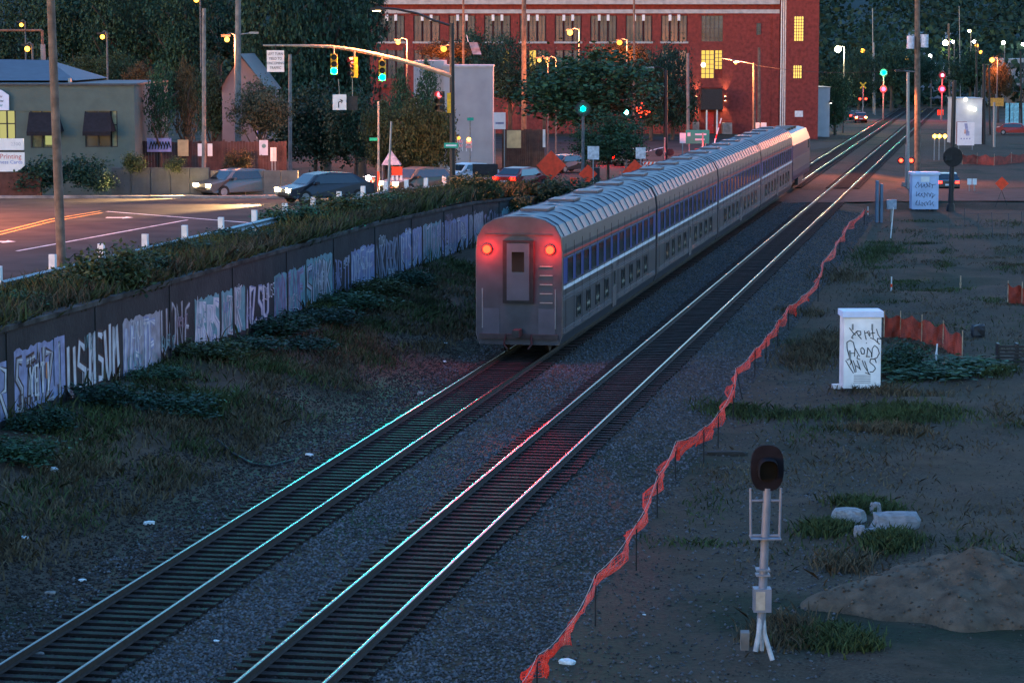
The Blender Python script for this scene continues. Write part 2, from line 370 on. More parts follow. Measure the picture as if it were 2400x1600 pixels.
# stones
def scatter_uv(n, u0, u1, v0, v1, pw=1.6):
    u = u0 + (u1 - u0) * RNG.random(n) ** pw; v = v0 + (v1 - v0) * RNG.random(n)
    X = u * TD[0] + v * ND[0]; Y = u * TD[1] + v * ND[1]; return u, v, X, Y
OCT_V = np.array([(1, 0, 0), (-1, 0, 0), (0, 1, 0), (0, -1, 0), (0, 0, 1), (0, 0, -1)], float)
OCT_F = np.array([(0, 2, 4), (2, 1, 4), (1, 3, 4), (3, 0, 4), (2, 0, 5), (1, 2, 5), (3, 1, 5), (0, 3, 5)])
def stones(P, r, mat, name, seed=3):
    g = np.random.default_rng(seed); n = len(P); rr = r * g.uniform(.55, 1.35, n)
    V = OCT_V[None] * (rr[:, None, None] * g.uniform(.6, 1.2, (n, 6, 1)))
    an = g.uniform(0, 6.28, n); c, s = np.cos(an)[:, None], np.sin(an)[:, None]
    V = np.stack([V[..., 0] * c - V[..., 1] * s, V[..., 0] * s + V[..., 1] * c, V[..., 2] * .75 + V[..., 0] * .3], -1) + P[:, None]
    Fq = (OCT_F[None] + (np.arange(n) * 6)[:, None, None]).reshape(-1, 3)
    return np_mesh(name, V.reshape(-1, 3), Fq, mat)
Ps = []
for n, u0, u1, v0, v1, pw in ((26000, 38, 190, -15.2, -13.3, 1.9), (30000, 38, 180, -10.75, -8.1, 1.9), (3500, 38, 100, -8.1, -3, 1.6), (2500, 38, 100, -19, -17.8, 1.5)):
    u, v, X, Y = scatter_uv(n, u0, u1, v0, v1, pw); Ps.append(np.stack([X, Y, zt(X, Y) + .012], -1))
stuff(link('ballast_stones', stones(np.concatenate(Ps), .042, m_stone, 'ballast_stones')))
u, v, X, Y = scatter_uv(24000, 38, 110, -22, -17.8, 1.6)
stuff(link('bank_stones', stones(np.stack([X, Y, zt(X, Y) + .01], -1), .042, M('brown_bank_stone', (.05, .043, .038), .95, 0, .3, 3, 0, spec=.1, island=.6), 'bank_stones', 15)))
Ps = []
for vc in (TR1, TR2):
    u, v, X, Y = scatter_uv(20000, 38, 110 if vc == TR1 else 170, vc - 1.3, vc + 1.3, 1.8); ok = np.abs(np.abs(v - vc) - .7525) > .09
    Ps.append(np.stack([X, Y, zt(X, Y) + .02], -1)[ok])
stuff(link('crib_stones', stones(np.concatenate(Ps), .042, m_stone2, 'crib_stones', 5)))
u, v, X, Y = scatter_uv(16000, 42, 130, -8, 18, 1.5)
stuff(link('yard_pebbles', stones(np.stack([X, Y, zt(X, Y) + .004], -1), .028, M('dull_pebble', (.075, .066, .058), .95, 0, .3, 3, island=.6, spec=.1), 'yard_pebbles', 19)))
u, v, X, Y = scatter_uv(16000, 75, 160, 3, 34, 1.0)
pebble = np.stack([X, Y, zt(X, Y) + .02], -1); keep = (X > 10 + (Y - 85) * .16 + 2.5 * np.sin(Y * .3)) & (Y > 80) & (Y < 128)
stuff(link('loose_gravel', stones(pebble[keep], .09, M('pale_gravel', (.13, .13, .135), .9, 0, .3, 3, island=.5), 'loose_gravel', 9)))

# ------------------------------------------------------------------ retaining wall with graffiti
wall = T('retaining_wall', 'long dark concrete retaining wall covered in graffiti between road and tracks', 'wall', uvw(0, VW), -AYAW)
def wtop(u): return float(np.interp(u, [0, 108, 130, 158], [3.42, 3.36, 3.0, 1.9]))
us_w = np.arange(52, 157, 7.)
for i, u0 in enumerate(us_w):
    u1 = u0 + 6.97; m = MB(); z0, z1 = wtop(u0), wtop(u1)
    m.add([(0, u0, -.6), (0, u1, -.6), (0, u1, z1), (0, u0, z0), (-.35, u0, -.6), (-.35, u1, -.6), (-.35, u1, z1), (-.35, u0, z0)],
          [(0, 1, 2, 3), (7, 6, 5, 4), (3, 2, 6, 7), (1, 5, 6, 2), (4, 0, 3, 7), (0, 4, 5, 1)])
    m.build('wall_panel', M('sooty_wall_concrete', (.03, .026, .025), .9, 0, .5, .9, .4), wall)
    m = MB(); m.add([(a, u, z + d) for u, z in ((u0, z0), (u1, z1)) for a, d in ((-.42, 0.003), (.06, 0.003), (.06, .13), (-.42, .13))], [(0, 1, 2, 3), (7, 6, 5, 4), (0, 4, 5, 1), (1, 5, 6, 2), (2, 6, 7, 3), (3, 7, 4, 0)])
    m.build('coping', M('mossy_coping', (.075, .068, .06), .9, 0, .7, 1.1, .3, spec=.1), wall)
    m = MB().box(.0, .03, u1 - .08, u1 + .1, -.5, z1 - .05); m.build('pilaster', M('sooty_wall_concrete', (.075, .06, .055)), wall)
GP = [M('spray_white', (.62, .62, .64), .6, 0, .2, 3), M('spray_blue', (.22, .26, .42), .6, 0, .3, 3), M('spray_pink', (.26, .17, .22), .6, 0, .3, 3), M('spray_teal', (.12, .3, .32), .6, 0, .3, 3), M('spray_black', (.01, .01, .012), .6), M('spray_orange', (.6, .2, .06), .6), M('spray_grey', (.3, .3, .33), .6, 0, .3, 3)]
def ribbon(mb, pts, w, off):
    """flat paint stroke on the wall: pts (u, z)"""
    P = [Vector((off, a, b)) for a, b in pts]; L = []
    for i, p in enumerate(P):
        d = (P[min(i + 1, len(P) - 1)] - P[max(i - 1, 0)]); n = Vector((0, -d.z, d.y)); n = n.normalized() * w / 2 if n.length else Vector((0, w / 2, 0)); L += [p - n, p + n]
    mb.add(L, [(2 * i, 2 * i + 1, 2 * i + 3, 2 * i + 2) for i in range(len(P) - 1)])
LET = [[[(0, 0), (.45, 1), (.9, 0)], [(.2, .38), (.75, .34)]], [[(.85, .95), (.2, 1), (.05, .62), (.8, .42), (.75, .02), (0, .06)]], [[(0, 0), (0, 1)], [(.8, 1), (.05, .5), (.9, 0)]], [[(.8, 1), (0, .98), (0, .02), (.85, 0)], [(0, .52), (.6, .55)]],
       [[(0, 0), (.02, 1), (.8, .9), (.7, .52), (.1, .5), (.9, 0)]], [[(.1, .1), (0, .6), (.3, 1), (.75, .9), (.85, .4), (.6, 0), (.1, .1)]], [[(0, 0), (.05, 1), (.8, 0), (.85, 1)]], [[(0, 1), (.05, .15), (.4, 0), (.75, .15), (.8, 1)]], [[(0, 0), (.1, 1), (.42, .4), (.75, 1), (.88, 0)]], [[(0, 1), (.8, 1), (.05, 0), (.9, .02)]], [[(0, .95), (.85, 1)], [(.42, .97), (.4, 0)]]]
def letterform(g, u, z, h, w):
    k = g.integers(0, len(LET)); j = lambda: g.normal() * .03; lean = g.normal() * .12
    return [[(u + (a + j() + lean * b) * w, z + (b + j()) * h) for a, b in st] for st in LET[k]]
def piece(u0, u1, z0, z1, main, line, seed, fill=None, thick=.17):
    g = np.random.default_rng(seed); a, b, c_ = MB(), MB(), MB(); off = .005 + .0006 * (seed % 9); u = u0
    if fill is not None:
        m = MB(); n = 18; ring = [(u0 - .1 + (u1 - u0 + .2) * (i / n), z0 - .08 + .1 * g.random()) for i in range(n + 1)] + [(u1 + .1 - (u1 - u0 + .2) * (i / n), z1 + .02 + .14 * g.random()) for i in range(n + 1)]
        m.add([(off, p, q) for p, q in ring], [(i, i + 1, 2 * n - i, 2 * n + 1 - i) for i in range(n)]); m.build('graffiti', fill, wall)
    while u < u1 - .3:
        w = g.uniform(.55, .95); zb_ = z0 + g.uniform(-.05, .12); h = (z1 - z0) * g.uniform(.82, 1.02)
        for st in letterform(g, u, zb_, h, w * .85): ribbon(b, st, thick * 1.9, off + .004); ribbon(a, st, thick, off + .008); ribbon(c_, [(p + .03, q + .02) for p, q in st], thick * .22, off + .012)
        u += w * 1.05
    b.build('graffiti', line, wall); a.build('graffiti', main, wall); c_.build('graffiti', GP[int(g.integers(0, 4))], wall)
def tag_line(u, z, n, h, mat, seed):
    g = np.random.default_rng(seed); m = MB()
    for k in range(n):
        for st in letterform(g, u + k * h * .62, z + g.normal() * .04, h, h * .6): ribbon(m, st, .05, .022)
    m.build('graffiti', mat, wall)
gseq = np.random.default_rng(53); u_ = 58.5
while u_ < 139:
    wd = gseq.uniform(2.4, 4.8); base = .85 + .3 * gseq.random(); top_ = min(2.75, wtop(u_) - .55) * gseq.uniform(.9, 1.0); k1, k2 = gseq.integers(0, 8, 2)
    if not 67 < u_ + wd / 2 < 69.5 or True: piece(u_, u_ + wd, base, top_, GP[(0, 1, 0, 6, 2, 0, 3, 6)[k1]], GP[(4, 4, 1, 4, 0, 4, 4, 1)[k2]], int(gseq.integers(1, 9999)), (None, GP[6], GP[1], None, GP[3], GP[6], GP[1], None)[int(gseq.integers(0, 8))], gseq.uniform(.12, .2))
    for q in range(2): tag_line(u_ + gseq.uniform(0, wd * .6), gseq.uniform(.8, top_), int(gseq.integers(3, 7)), gseq.uniform(.3, .55), GP[(0, 0, 1, 6, 4, 0, 2, 3)[int(gseq.integers(0, 8))]], int(gseq.integers(1, 9999)))
    u_ += wd + gseq.uniform(.15, .6)
yt = MB(); yo = MB(); z = 1.42; u = 67.5; hh = .8
for g_, st in (('Y', [[(0, 1), (.3, .5)], [(.6, 1), (.3, .5), (.3, 0)]]), ('E', [[(.55, 1), (0, 1), (0, 0), (.55, 0)], [(0, .5), (.45, .5)]]), ('T', [[(0, 1), (.6, 1)], [(.3, 1), (.3, 0)]])):
    for s_ in st: ribbon(yt, [(u + a * .5, z + b * hh) for a, b in s_], .11, .036)
    u += .42
ribbon(yt, [(u + .16, z), (u + .16, z + hh)], .11, .036); ribbon(yo, [(u + .02, z + .35), (u + .02, z + hh)], .09, .04)
yt.build('graffiti', GP[0], wall); yo.build('graffiti', GP[5], wall)
ribbon(bb := MB(), [(69.6, 1.5), (69.6, 2.75), (70.1, 2.75), (70.1, 1.4)], .36, .03); bb.build('graffiti', GP[1], wall)

# guard rail on the wall's edge
gr = T('guard_rail', 'steel guard rail on white wooden posts along the road edge above the wall', 'guard rail', uvw(0, -29.3), -AYAW)
for u0 in list(np.arange(74.5, 146, 4.6)):
    z0 = gz(*uvw(u0, -29.3)[:2]); lean = random.uniform(-.05, .05)
    m = MB().cbox((0, u0, z0 + .5), .2, .18, 1.05, 0, lean); m.build('post', m_offw, gr)
for i, u0 in enumerate(np.arange(74.5, 144, 4.6)):
    z0, z1 = gz(*uvw(u0, -29.3)[:2]) + .45, gz(*uvw(u0 + 4.6, -29.3)[:2]) + .45
    m = MB(); pr = [(.11, -.15), (.19, -.09), (.11, -.02), (.11, .02), (.19, .09), (.11, .15)]; V = [(a, y, z + b) for y, z in ((u0, z0), (u0 + 4.58, z1)) for a, b in pr]
    m.add(V, [(k, k + 1, k + 7, k + 6) for k in range(5)]); m.build('rail_panel', m_galv, gr)

# ------------------------------------------------------------------ hill and far wood
hx, hy = np.meshgrid(np.linspace(-420, 620, 90), np.linspace(455, 1500, 60), indexing='ij')
def hillz(x, y): return -1 + 72 * sst(460, 1250, y) * (.8 + .25 * np.sin(x * .009 + 1) + .12 * np.sin(x * .023 + y * .01)) + 26 * sst(470, 900, y) * sst(120, -200, x)
i = np.arange(90 * 60).reshape(90, 60)
hill = struct(link('hill', np_mesh('hill', np.stack([hx, hy, hillz(hx, hy)], -1).reshape(-1, 3), np.stack([i[:-1, :-1], i[1:, :-1], i[1:, 1:], i[:-1, 1:]], -1).reshape(-1, 4), M('hill_undergrowth', (.02, .035, .025), .95, 0, .4, .02), True)))
def crown_points(n, blobs, seed, shell=.62, clumps=70, spread=.16):
    """leaf positions clustered into clumps near the surface of several ellipsoids"""
    g = np.random.default_rng(seed); B = np.array(blobs, float); w = B[:, 3] * B[:, 4]; w /= w.sum()
    k = g.choice(len(B), clumps, p=w); d = g.normal(size=(clumps, 3)); d /= np.linalg.norm(d, axis=1)[:, None]
    r = g.uniform(shell, 1.05, clumps)[:, None]; C = B[k, :3] + d * r * B[k, 3:6]
    j = g.integers(0, clumps, n); sc = (B[k, 3:6] * spread * g.uniform(.6, 1.6, clumps)[:, None])
    return C[j] + g.normal(size=(n, 3)) * sc[j]
far = []
g = np.random.default_rng(21)
for q in range(1500):
    y = 470 + 780 * g.random() ** 1.5; x = g.uniform(-.34, .34) * y * .7 + 40; r = g.uniform(5, 9)
    far.append(np.array([x, y, float(hillz(x, y)) + r * .7]) + np.stack([g.normal(size=110) * r * .42, g.normal(size=110) * r * .42, g.normal(size=110) * r * .5], -1))
stuff(link('far_wood', leaves(np.concatenate(far), .62, M('far_foliage', (.024, .05, .034), .9, 0, .4, .03, island=.5, spec=.1), 'far_wood', .8, 4)))

# ------------------------------------------------------------------ trees
CROWN = dict(
    round=leaves(crown_points(12000, [(0, 0, .55, .5, .5, .42), (.2, .1, .35, .35, .35, .25), (-.22, -.1, .4, .33, .35, .28), (.05, -.15, .75, .3, .3, .24)], 1, shell=.45, clumps=170, spread=.15), .021, m_leaf['mid'], 'crown', .62, 1),
    tall=leaves(crown_points(11000, [(0, 0, .5, .5, .5, .5), (.12, 0, .25, .42, .42, .25), (-.1, .1, .72, .36, .36, .28)], 2, clumps=170, spread=.14), .02, m_leaf['dark'], 'crown', .6, 2),
    spire=leaves(crown_points(4200, [(0, 0, .35, .5, .5, .35), (0, 0, .65, .38, .38, .33), (0, 0, .88, .2, .2, .14)], 3, clumps=80, spread=.2), .03, m_leaf['olive'], 'crown', .5, 3),
    shrub=leaves(crown_points(2600, [(0, 0, .4, .5, .5, .42), (.25, .1, .3, .3, .3, .3), (-.25, -.05, .3, .32, .3, .3)], 4, shell=.3, clumps=60, spread=.2), .045, m_leaf['mid'], 'foliage', .5, 4))
trunk_me = MB()
trunk_me.path([(0, 0, -.02), (.01, 0, .3), (-.01, .01, .65), (0, 0, 1)], [.05, .04, .028, .012], 7)
for a in range(6): trunk_me.path([(0, 0, .35 + a * .08), (.16 * math.cos(a * 2.1), .16 * math.sin(a * 2.1), .55 + a * .08), (.3 * math.cos(a * 2.1), .3 * math.sin(a * 2.1), .72 + a * .06)], [.02, .012, .005], 5)
trunk_me = trunk_me.mesh('trunk', m_bark)
def tree(name, label, loc, w, h, bot, kind, mat, group=None, cat='tree', rz=None):
    """h: top above base; bot: height where the crown starts"""
    t = T(name, label, cat, loc, random.uniform(0, 6.28) if rz is None else rz, group)
    if cat == 'tree':
        tr = link('trunk', trunk_me, t); tr.scale = (h * .5, h * .5, h * .8)
    c = link('crown' if cat == 'tree' else 'foliage', CROWN[kind], t); c.scale = (w, w, h - bot); c.location = (0, 0, bot)
    remat(c, mat); return t
def ptree(name, label, px, pw, ytop, Y, ybot, kind, mat, group=None, cat='tree', dx=0):
    """px centre, px width, px top, depth, px of the crown's underside"""
    b = ground(px, Y); s = Y / F; ztop = H - (ytop - HV) * s; zb = H - (ybot - HV) * s
    return tree(name, label, b, pw * s, ztop - b.z, max(.05, zb - b.z), kind, mat, group, cat)
GB = 'trees behind the shop and fence'
for px, pw, yt_, Y, yb, k, c, lab in (
    (60, 190, -70, 235, 190, 'tall', 'dark', 'broad dark tree behind the brick chimney at the far left'),
    (185, 190, -50, 225, 190, 'round', 'dark', 'dark tree behind the tall leaning wooden pole'),
    (275, 150, -70, 215, 170, 'tall', 'dark', 'tall dark tree right behind the shop roof'),
    (350, 180, -60, 220, 170, 'round', 'mid', 'bushy green tree above the pair of columnar trees'),
    (440, 170, -80, 212, 175, 'tall', 'dark', 'tall dark tree left of the thin dark pole'),
    (515, 150, -40, 225, 160, 'round', 'dark', 'dark tree behind the lit orange street lamp'),
    (205, 110, 132, 178, 215, 'round', 'olive', 'olive bush-like tree lit orange above the shop parapet'),
    (275, 120, 126, 182, 230, 'round', 'olive', 'lower orange-lit tree at the shop roof corner'),
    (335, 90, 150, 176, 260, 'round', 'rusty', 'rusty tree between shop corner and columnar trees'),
    (500, 110, 150, 175, 330, 'round', 'dark', 'dark tree between two grey poles in front of the gabled house'),
    (655, 200, -80, 195, 330, 'tall', 'dark', 'very tall dark tree right of the grey pole and house'),
    (765, 230, -110, 200, 330, 'tall', 'dark', 'tallest black-green tree behind the green traffic light'),
    (850, 110, -40, 205, 140, 'tall', 'dark', 'dark tree top beside the brick building end'),
    (740, 220, 205, 168, 400, 'round', 'conifer', 'low black tree mass under the hanging turn sign'),
    (835, 150, 215, 165, 390, 'round', 'dark', 'dark bushy tree left of the thin signal post')):
    ptree('broadleaf_tree', lab, px, pw, yt_, Y, yb, k, m_leaf[c], GB)
ptree('columnar_tree', 'slim columnar street tree left of its rusty twin beside the shop', 378, 68, 158, 146, 312, 'spire', m_leaf['mid'], 'columnar trees beside the shop')
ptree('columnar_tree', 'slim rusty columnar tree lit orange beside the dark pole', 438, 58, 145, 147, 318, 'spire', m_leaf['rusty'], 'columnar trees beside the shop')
ptree('olive_tree', 'pale grey-green tree under the white left turn sign', 610, 125, 190, 150, 325, 'round', m_leaf['pale'])
ptree('poplar_tree', 'narrow poplar left of the white warehouse wall', 940, 55, 165, 158, 330, 'spire', m_leaf['mid'], 'poplars before the white warehouse')
ptree('poplar_tree', 'narrow poplar touching the mast pole', 1003, 60, 150, 158, 330, 'spire', m_leaf['mid'], 'poplars before the white warehouse')
for px, pw, yt_, Y, yb, lab in ((905, 110, 235, 155, 410, 'olive bush tree under the right green traffic light'), (965, 130, 225, 153, 415, 'wide olive tree left of the mast pole'), (1025, 90, 235, 152, 415, 'olive tree directly behind the dark mast pole')):
    ptree('broadleaf_tree', lab, px, pw, yt_, Y, yb, 'round', m_leaf['olive'], 'olive trees at the street corner')
big = ptree('street_tree', 'big round green tree in front of the brick building', 1390, 330, 118, 205, 310, 'round', m_leaf['mid'])
ptree('street_tree', 'smaller low-hanging tree below the big round tree', 1425, 165, 270, 196, 392, 'round', m_leaf['mid'])
for px, pw, yt_, Y, yb, k, c, lab in (
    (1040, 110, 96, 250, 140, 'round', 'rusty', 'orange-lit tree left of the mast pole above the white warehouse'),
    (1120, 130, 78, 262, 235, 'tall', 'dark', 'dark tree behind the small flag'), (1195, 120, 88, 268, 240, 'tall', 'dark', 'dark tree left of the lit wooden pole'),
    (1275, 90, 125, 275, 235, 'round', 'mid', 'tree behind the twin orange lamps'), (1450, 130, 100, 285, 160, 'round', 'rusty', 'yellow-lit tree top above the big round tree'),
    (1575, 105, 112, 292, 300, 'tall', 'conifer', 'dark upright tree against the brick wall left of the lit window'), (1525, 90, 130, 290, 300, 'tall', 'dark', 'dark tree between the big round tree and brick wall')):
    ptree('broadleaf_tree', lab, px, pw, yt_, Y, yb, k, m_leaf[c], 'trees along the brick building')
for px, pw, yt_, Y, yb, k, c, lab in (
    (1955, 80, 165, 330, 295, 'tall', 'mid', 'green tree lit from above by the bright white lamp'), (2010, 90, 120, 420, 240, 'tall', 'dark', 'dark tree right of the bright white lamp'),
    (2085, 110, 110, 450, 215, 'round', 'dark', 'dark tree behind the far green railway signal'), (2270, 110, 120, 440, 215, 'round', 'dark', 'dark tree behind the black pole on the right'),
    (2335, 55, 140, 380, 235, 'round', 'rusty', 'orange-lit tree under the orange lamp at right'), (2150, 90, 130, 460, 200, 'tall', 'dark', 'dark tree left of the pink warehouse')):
    ptree('broadleaf_tree', lab, px, pw, yt_, Y, yb, k, m_leaf[c], 'trees along the far tracks')

# shrubs at the wall end and in front of the shop
for px, pw, yt_, Y, yb, c, lab in ((1135, 65, 393, 137, 462, 'olive', 'rounded bush just right of the mast pole'), (1290, 120, 396, 150, 480, 'dark', 'large dark bush below the biggest orange work sign'), (1385, 130, 405, 152, 478, 'dark', 'low dark bush below the small orange work sign'),
    (1475, 140, 402, 156, 465, 'mid', 'grey-green bush beside the train below the work signs'), (1570, 130, 400, 160, 455, 'mid', 'bush beside the train roof right of the others'), (1200, 90, 438, 142, 500, 'olive', 'bush spilling over the end of the retaining wall')):
    ptree('shrub', lab, px, pw, yt_, Y, yb, 'shrub', m_leaf[c], 'bushes at the end of the retaining wall', 'shrub')
for px, pw, yt_, Y, yb, c, lab in ((90, 120, 352, 137.5, 440, 'dark', 'dark hedge bush right of the printing sign'), (190, 110, 348, 138.5, 435, 'dark', 'clipped rounded hedge under the shop window'), (242, 55, 385, 137, 446, 'conifer', 'small dark bush at the end of the hedge'), (315, 55, 345, 138, 400, 'olive', 'small leafy sapling at the shop corner'), (410, 45, 358, 138, 400, 'olive', 'small sapling by the fence right of the shop'), (560, 60, 335, 141, 400, 'rusty', 'rusty bush before the dark fence')):
    ptree('shrub', lab, px, pw, yt_, Y, yb, 'shrub', m_leaf[c], 'bushes before the shop', 'shrub')

# weeds along the top of the wall, on the bank and in the yard
def clump_pts(n, cu, cv, su, sv, seed):
    g = np.random.default_rng(seed); u = cu + g.normal(size=n) * su; v = cv + g.normal(size=n) * sv
    X = u * TD[0] + v * ND[0]; Y = u * TD[1] + v * ND[1]; return X, Y
def weeds(spec, h, mat, name, w=.03, lean=.35, seed=1):
    P = []
    for q, (n, cu, cv, su, sv) in enumerate(spec):
        X, Y = clump_pts(n, cu, cv, su, sv, seed * 100 + q); P.append(np.stack([X, Y, zt(X, Y) - .02], -1))
    return stuff(link(name, blades(np.concatenate(P), h, mat, name, w, lean, seed)))
g = np.random.default_rng(5); spec = []
for u in np.arange(60, 150, 1.3): spec.append((int(120 * g.uniform(.5, 1.4)), u, -27.2 + g.normal() * .5, .8, .55))
weeds(spec, .72, m_weed, 'tall_weeds', .035, .3, 2)
weeds([(int(230 * g.uniform(.3, 1.5)), u, -26.9, .8, .5) for u in np.arange(60, 150, 1.6)], .6, m_dry, 'dry_weeds', .03, .35, 3)
weeds([(int(150 * g.uniform(.2, 1.6)), u, -26.15, .7, .16) for u in np.arange(58, 150, 1.7)], .42, m_weed, 'overhanging_weeds', .035, .6, 44)
weeds([(int(420 * g.uniform(.4, 1.3)), u, -28.6, .9, .35) for u in np.concatenate([np.arange(60, 94, 1.5), np.arange(112, 150, 2)])], .62, m_weed, 'roadside_weeds', .03, .35, 45)
weeds([(300, u, -28.2 + g.normal() * .4, 1.5, .6) for u in np.arange(62, 120, 3)], .35, m_grass, 'verge_grass', .025, .4, 4)
# bigger leafy clumps in the verge, as counted plants
for px, py, pw, ph, c in ((250, 690, 190, 125, 'olive'), (340, 655, 130, 75, 'dark'), (140, 700, 120, 70, 'olive'), (40, 735, 130, 60, 'mid'), (440, 612, 150, 55, 'dark'), (560, 580, 140, 50, 'dark'), (680, 535, 150, 60, 'mid'), (790, 515, 150, 65, 'olive'), (890, 492, 120, 45, 'mid'), (960, 478, 90, 40, 'rusty'), (1090, 450, 90, 45, 'olive')):
    b = onz(px, py, 3.35); s = b.y / F
    lab = {250: 'tallest bushy weed clump on the wall top right of the leaning pole', 340: 'dark weed clump behind the coping next to the tallest clump', 140: 'yellowish weed clump at the foot of the leaning pole', 40: 'weed clump on the wall top at the left edge', 440: 'dark low clump in front of the bare guard rail', 560: 'dark weed clump below the white guard rail posts', 680: 'green clump where the road line meets the wall', 790: 'bushy olive clump in the middle of the wall top', 890: 'low green clump left of the thin leaning pole', 960: 'rusty weed clump beneath the row of white posts', 1090: 'weed clump at the foot of the mast pole'}[px]
    tree('weed_clump', lab, b, pw * s, ph * s * 1.15, 0, 'shrub', m_leaf[c], 'weed clumps on top of the retaining wall', 'plant')
spec = []
for q in range(130):
    u = g.uniform(50, 120); v = g.uniform(-25.4, -20.8); spec.append((int(g.uniform(60, 260) * (1 if v < -22.5 else .55)), u, v, g.uniform(.3, 1.2), g.uniform(.25, .6)))
weeds(spec, .26, m_grass, 'bank_grass', .022, .5, 6)
weeds([(int(g.uniform(60, 200)), g.uniform(45, 115), g.uniform(-24.5, -20.2), g.uniform(.4, 1.4), g.uniform(.2, .5)) for q in range(150)], .22, m_dry, 'dry_bank_grass', .025, .5, 7)
BL = [(66, -24.9), (70.5, -24.6), (76, -25), (81, -25), (85.5, -24.9), (90, -24.9), (94, -24.4), (99, -24.8), (104, -24.6), (109, -24.5), (72, -23.2), (88, -23.4), (62, -24.2)]
for q, (u, v) in enumerate(BL):
    b = uvw(u, v); b.z = gz(b.x, b.y) - .1; w = random.uniform(1.6, 3.0); h = random.uniform(.5, .95)
    tree('bramble', 'dark bramble mound on the bank between the graffiti wall and the left track', b, w, h, 0, 'shrub', m_leaf[('dark', 'conifer', 'mid', 'olive', 'dark')[q % 5]], 'bramble mounds on the bank', 'plant')
def patch(px, py, sx, sy, n):            # a grass patch on the yard around a pixel, sizes in px
    c = hit(px, py); e = hit(px, py + sy); a = hit(px + sx, py); return (n, *uv(c.x, c.y), max(.2, abs(c.y - e.y) * .7), max(.2, (a.x - c.x) * .7))
weeds([patch(2110, 975, 110, 18, 2600), patch(1720, 965, 60, 12, 900), patch(1850, 975, 90, 10, 700), patch(2040, 600, 45, 18, 900), patch(2080, 585, 40, 10, 500), patch(1940, 1240, 45, 14, 1300), patch(2030, 1190, 50, 10, 1300), patch(2090, 1270, 45, 20, 1500), patch(1940, 1500, 60, 20, 1200), patch(2010, 1515, 40, 10, 500), patch(2330, 870, 40, 12, 700), patch(2250, 860, 50, 10, 800)], .24, m_grass, 'yard_grass', .02, .5, 11)
weeds([patch(1900, 830, 50, 30, 1800), patch(1940, 800, 30, 20, 700), patch(2070, 1010, 70, 8, 800), patch(2090, 920, 80, 8, 600), patch(1980, 650, 60, 12, 700), patch(1880, 735, 40, 8, 300), patch(1830, 1490, 60, 25, 900), patch(1980, 1330, 60, 15, 500)], .26, m_dry, 'dry_yard_grass', .02, .5, 12)
g = np.random.default_rng(77)
weeds([(int(g.uniform(30, 220)), g.uniform(52, 175), g.uniform(-7.5, 22), g.uniform(.2, 1.6), g.uniform(.2, 1.0)) for q in range(150)], .16, m_grass, 'scattered_grass', .02, .6, 21)
weeds([(int(g.uniform(40, 300)), g.uniform(48, 175), g.uniform(-7.5, 22), g.uniform(.3, 2.2), g.uniform(.3, 1.4)) for q in range(170)], .15, m_dry, 'scattered_dry_grass', .018, .7, 22)
c = hit(2115, 880); tree('bush', 'dark green bush right behind the tall white cabinet', c + Vector((0, .6, -.1)), 2.1, 1.5, 0, 'shrub', m_leaf['dark'], None, 'shrub')
c = hit(2230, 885); tree('bush', 'low green creeper trailing right of the white cabinet', c + Vector((0, 1, -.1)), 4.4, .8, 0, 'shrub', m_leaf['mid'], None, 'shrub')

# ------------------------------------------------------------------ brick building
BY = 314.
def bx(px): return (px - CX) / F * BY
def bzz(py): return H - (py - HV) * BY / F - .4
bb = T('brick_building', 'long red brick warehouse with white cornice bands and lit windows', 'building', (0, BY, .4))
wl_ = MB(); wl_.box(bx(868), bx(1838), .35, 26, -.8, 17.8)
bays = [(806 + 82.3 * k, 868 + 82.3 * k) for k in range(10) if 806 + 82.3 * k > 860]
rows = [(38, 98), (118, 183), (205, 262)]
for (a, b), (c, d) in zip(bays, bays[1:] + [(1641, 1691)]): wl_.box(bx(b), bx(c), 0, .35, -.8, bzz(33))
wl_.box(bx(868), bx(bays[0][0]), 0, .35, -.8, bzz(33)); wl_.box(bx(1691), bx(1825), 0, .35, -.8, bzz(33))
ed = [33] + [q for r in rows for q in r] + [330]
for (a, b) in bays + [(1641, 1691)]:
    for k in range(0, len(ed), 2):
        if ed[k + 1] - ed[k] > 0: wl_.box(bx(a), bx(b), .05, .35, bzz(ed[k + 1]) if k + 1 < len(ed) - 1 else -.8, bzz(ed[k]))
wl_.build('wall', m_brick, bb)
tw = MB().box(bx(1838), bx(1912), -1.2, 26, -.8, 19); tw.build('stair_tower', m_brick, bb)
MB().box(bx(868), bx(1822), -.35, .3, bzz(12), bzz(-8)).build('cornice', m_trimw, bb); MB().box(bx(868), bx(1822), -.2, .3, bzz(33), bzz(24)).build('string_course', m_trimw, bb)
MB().box(bx(868), bx(1838), -.5, 0, bzz(-8), bzz(-14)).build('roof_edge', m_dark, bb)
def win(w, h, mat, cols, rws):
    f = MB(); p = MB().box(-w / 2, w / 2, .1, .12, 0, h)
    for i in range(cols + 1): x = -w / 2 + w * i / cols; f.box(x - .04, x + .04, .04, .1, 0, h)
    for i in range(rws + 1): z = h * i / rws; f.box(-w / 2 + .04, w / 2 - .04, .055, .095, z - .03, z + .03)
    return f.mesh('window', M('bronze_window_frame', (.06, .055, .055), .6)), p.mesh('pane', mat)
ww = (bays[0][1] - bays[0][0]) * BY / F / 3; W_ = {}
